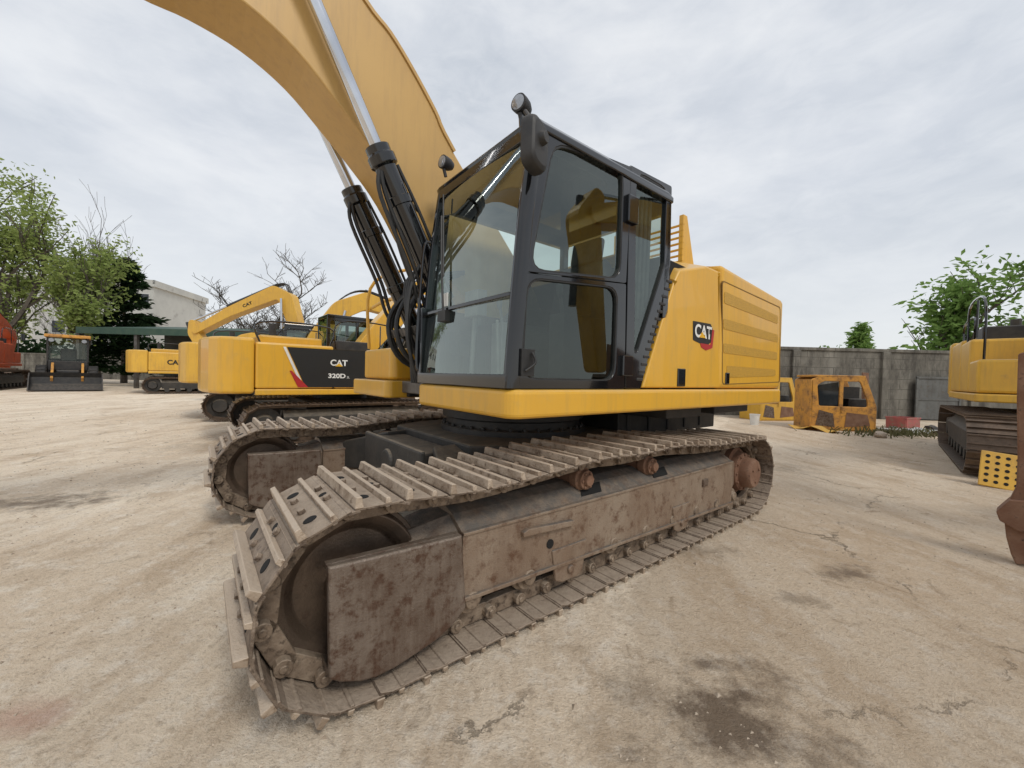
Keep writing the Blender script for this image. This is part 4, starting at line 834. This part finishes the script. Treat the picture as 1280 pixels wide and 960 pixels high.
# ================================================================ GROUND
def ground_mat():
    m=bpy.data.materials.new('yard_concrete'); t=NT(m); P_=t.pos()
    st_=t.n('ShaderNodeMapping'); st_.inputs['Rotation'].default_value=(0,0,R(35)); st_.inputs['Scale'].default_value=(1,.30,1); t.l(P_,st_.inputs[0])
    c=t.mix(t.ramp(t.nz(.5,6,.65,st_.outputs[0],.6),[(.36,0),(.62,1)]),(.74,.60,.445),(.87,.755,.60))
    c=t.mix(t.math('MULTIPLY',t.ramp(t.nz(1.9,8,.72,st_.outputs[0],.4),[(.47,0),(.64,1)]),.65),c,(.50,.365,.24))
    c=t.mix(t.math('MULTIPLY',t.ramp(t.nz(6,8,.75),[(.5,0),(.66,1)]),.6),c,(.92,.85,.745))
    c=t.mix(t.math('MULTIPLY',t.ramp(t.nz(28,5,.8),[(.51,0),(.64,1)]),.5),c,(.34,.25,.165))
    c=t.mix(t.math('MULTIPLY',t.ramp(t.nz(90,3,.7),[(.55,0),(.72,1)]),.45),c,(.94,.88,.78))
    c=t.mix(t.math('MULTIPLY',t.ramp(t.nz(2.3,8,.75,None,1.2),[(.58,0),(.68,1)]),.6),c,(.25,.17,.11))
    sx=t.n('ShaderNodeSeparateXYZ'); t.l(P_,sx.inputs[0])
    rt=t.math('ADD',sx.outputs[0],t.math('MULTIPLY',t.nz(1.3,7,.7),3.2)); rt=t.math('SUBTRACT',rt,t.math('MULTIPLY',sx.outputs[1],.6))
    c=t.mix(t.math('MULTIPLY',t.ramp(rt,[(.75,0),(1.0,1)]),.36),c,(.34,.245,.155))
    wob=t.n('ShaderNodeTexNoise'); wob.inputs['Scale'].default_value=3.2; wob.inputs['Detail'].default_value=7; wob.inputs['Roughness'].default_value=.72; t.l(P_,wob.inputs[0])
    wb=t.math('MULTIPLY',t.math('SUBTRACT',wob.outputs[0],.5),4.2)
    tot=None
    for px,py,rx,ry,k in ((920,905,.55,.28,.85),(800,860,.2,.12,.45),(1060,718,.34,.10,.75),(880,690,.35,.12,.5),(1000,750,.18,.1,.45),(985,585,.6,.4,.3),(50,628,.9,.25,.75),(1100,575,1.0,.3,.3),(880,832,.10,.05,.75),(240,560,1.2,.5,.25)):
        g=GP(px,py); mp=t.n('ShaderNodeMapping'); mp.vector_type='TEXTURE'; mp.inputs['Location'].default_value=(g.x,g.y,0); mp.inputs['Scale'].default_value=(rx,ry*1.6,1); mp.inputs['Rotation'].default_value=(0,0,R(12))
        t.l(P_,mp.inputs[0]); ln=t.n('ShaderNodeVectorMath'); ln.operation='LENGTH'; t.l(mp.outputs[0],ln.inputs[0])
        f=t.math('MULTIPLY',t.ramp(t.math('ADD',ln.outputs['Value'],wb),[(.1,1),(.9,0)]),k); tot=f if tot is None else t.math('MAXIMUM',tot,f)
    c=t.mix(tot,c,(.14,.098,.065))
    g=GP(20,900); mp=t.n('ShaderNodeMapping'); mp.vector_type='TEXTURE'; mp.inputs['Location'].default_value=(g.x,g.y,0); mp.inputs['Scale'].default_value=(.22,.12,1); t.l(P_,mp.inputs[0]); ln=t.n('ShaderNodeVectorMath'); ln.operation='LENGTH'; t.l(mp.outputs[0],ln.inputs[0])
    c=t.mix(t.math('MULTIPLY',t.ramp(t.math('ADD',ln.outputs['Value'],t.math('MULTIPLY',wb,.5)),[(.2,1),(1.0,0)]),.45),c,(.40,.15,.11))
    dv=t.n('ShaderNodeVectorMath'); dv.operation='ADD'; sc=t.n('ShaderNodeVectorMath'); sc.operation='SCALE'; sc.inputs['Scale'].default_value=.5; t.l(wob.outputs[1],sc.inputs[0]); t.l(P_,dv.inputs[0]); t.l(sc.outputs[0],dv.inputs[1])
    v=t.n('ShaderNodeTexVoronoi'); v.feature='DISTANCE_TO_EDGE'; v.inputs['Scale'].default_value=.33; t.l(dv.outputs[0],v.inputs['Vector'])
    cr=t.math('MULTIPLY',t.ramp(v.outputs[0],[(.0,1),(.004,0)]),t.ramp(t.nz(1.1,3),[(.47,0),(.6,1)]))
    c=t.mix(t.math('MULTIPLY',cr,.5),c,(.19,.135,.09))
    h=t.math('ADD',t.nz(14,8,.75),t.math('MULTIPLY',t.nz(80,4,.7),.45)); h=t.math('SUBTRACT',h,t.math('MULTIPLY',cr,.6))
    ro=t.math('SUBTRACT',.9,t.math('MULTIPLY',tot,.12))
    t.out(c,ro,0,h,.9,.035,0,.25); return m
gm=MB()
xs=[-600,-200,-80]+[-40+i*2 for i in range(41)]+[80,200,600]; ys=[-100,-20]+[-6+i*1.5 for i in range(44)]+[90,200,900]
V=[(x,y,0) for y in ys for x in xs]; nx=len(xs)
gm.add(V,[(j*nx+i,j*nx+i+1,(j+1)*nx+i+1,(j+1)*nx+i) for j in range(len(ys)-1) for i in range(nx-1)])
tag(gm.build('ground',ground_mat(),None,fix=False),'pale dusty stained concrete yard','ground',None,'structure')
PEB=M('pebble',(.50,.42,.33),(.28,.22,.16),8,rough=.9)
pb=MB(); r=random.Random(11)
for i in range(4200):
    y=.9+r.random()**1.8*14; x=(r.random()-.5)*2.9*y; 
    if mnoise.noise(Vector((x*.8,y*.8,0)))<-.1: continue
    s=r.uniform(.0025,.009)*(1+y*.09)*(2 if r.random()<.03 else 1); a=r.uniform(0,6.28)
    pb.add([(x+s*1.3*math.cos(a+k*2.1)*r.uniform(.7,1.2),y+s*math.sin(a+k*2.1),0) for k in range(3)]+[(x,y,s*.9),(x+s*.4,y+s*.2,s*.7)],[(0,1,3),(1,2,4,3),(2,0,3,4)])
tag(pb.build('gravel',PEB,None,fix=False),'loose pebbles and crumbs scattered over the yard','gravel',None,'stuff')

# ================================================================ WORLD + SUN
w=bpy.data.worlds.new('World'); scene.world=w; w.use_nodes=True; t=NT(w)
SUNE,SUNR=R(50),R(145)
sky=t.n('ShaderNodeTexSky'); sky.sky_type='NISHITA'; sky.sun_disc=False; sky.sun_elevation=SUNE; sky.sun_rotation=SUNR
tc_=t.n('ShaderNodeTexCoord'); mp=t.n('ShaderNodeMapping'); mp.inputs['Scale'].default_value=(1,1,2.4); t.l(tc_.outputs['Generated'],mp.inputs[0])
sx_=t.n('ShaderNodeSeparateXYZ'); t.l(tc_.outputs['Generated'],sx_.inputs[0])
cl=t.ramp(t.nz(2.6,7,.55,mp.outputs[0],.3),[(.32,(.60,.645,.71)),(.5,(.71,.745,.80)),(.68,(.85,.87,.90))])
cl=t.mix(t.ramp(t.nz(9,5,.6,mp.outputs[0],.5),[(.4,0),(.7,.4)]),cl,(.91,.93,.95))
cl=t.mix(t.ramp(sx_.outputs[2],[(.0,1),(.38,0)]),cl,(.84,.86,.87))
sc=t.n('ShaderNodeVectorMath'); sc.operation='SCALE'; sc.inputs['Scale'].default_value=10.4; t.l(cl,sc.inputs[0])
fin=t.mix(.90,sky.outputs[0],sc.outputs[0])
bg=t.n('ShaderNodeBackground'); bg.inputs[1].default_value=.1; t.l(fin,bg.inputs[0]); o=t.n('ShaderNodeOutputWorld'); t.l(bg.outputs[0],o.inputs[0])
sd=bpy.data.lights.new('sun','SUN'); sd.energy=1.5; sd.angle=R(14); sd.color=(1,.95,.87); so=bpy.data.objects.new('sun',sd); col.objects.link(so)
dirv=Vector((math.sin(SUNR)*math.cos(SUNE),math.cos(SUNR)*math.cos(SUNE),math.sin(SUNE))); so.rotation_euler=dirv.to_track_quat('Z','Y').to_euler()
scene.view_settings.view_transform='Standard'; scene.view_settings.look='None'; scene.view_settings.exposure=0
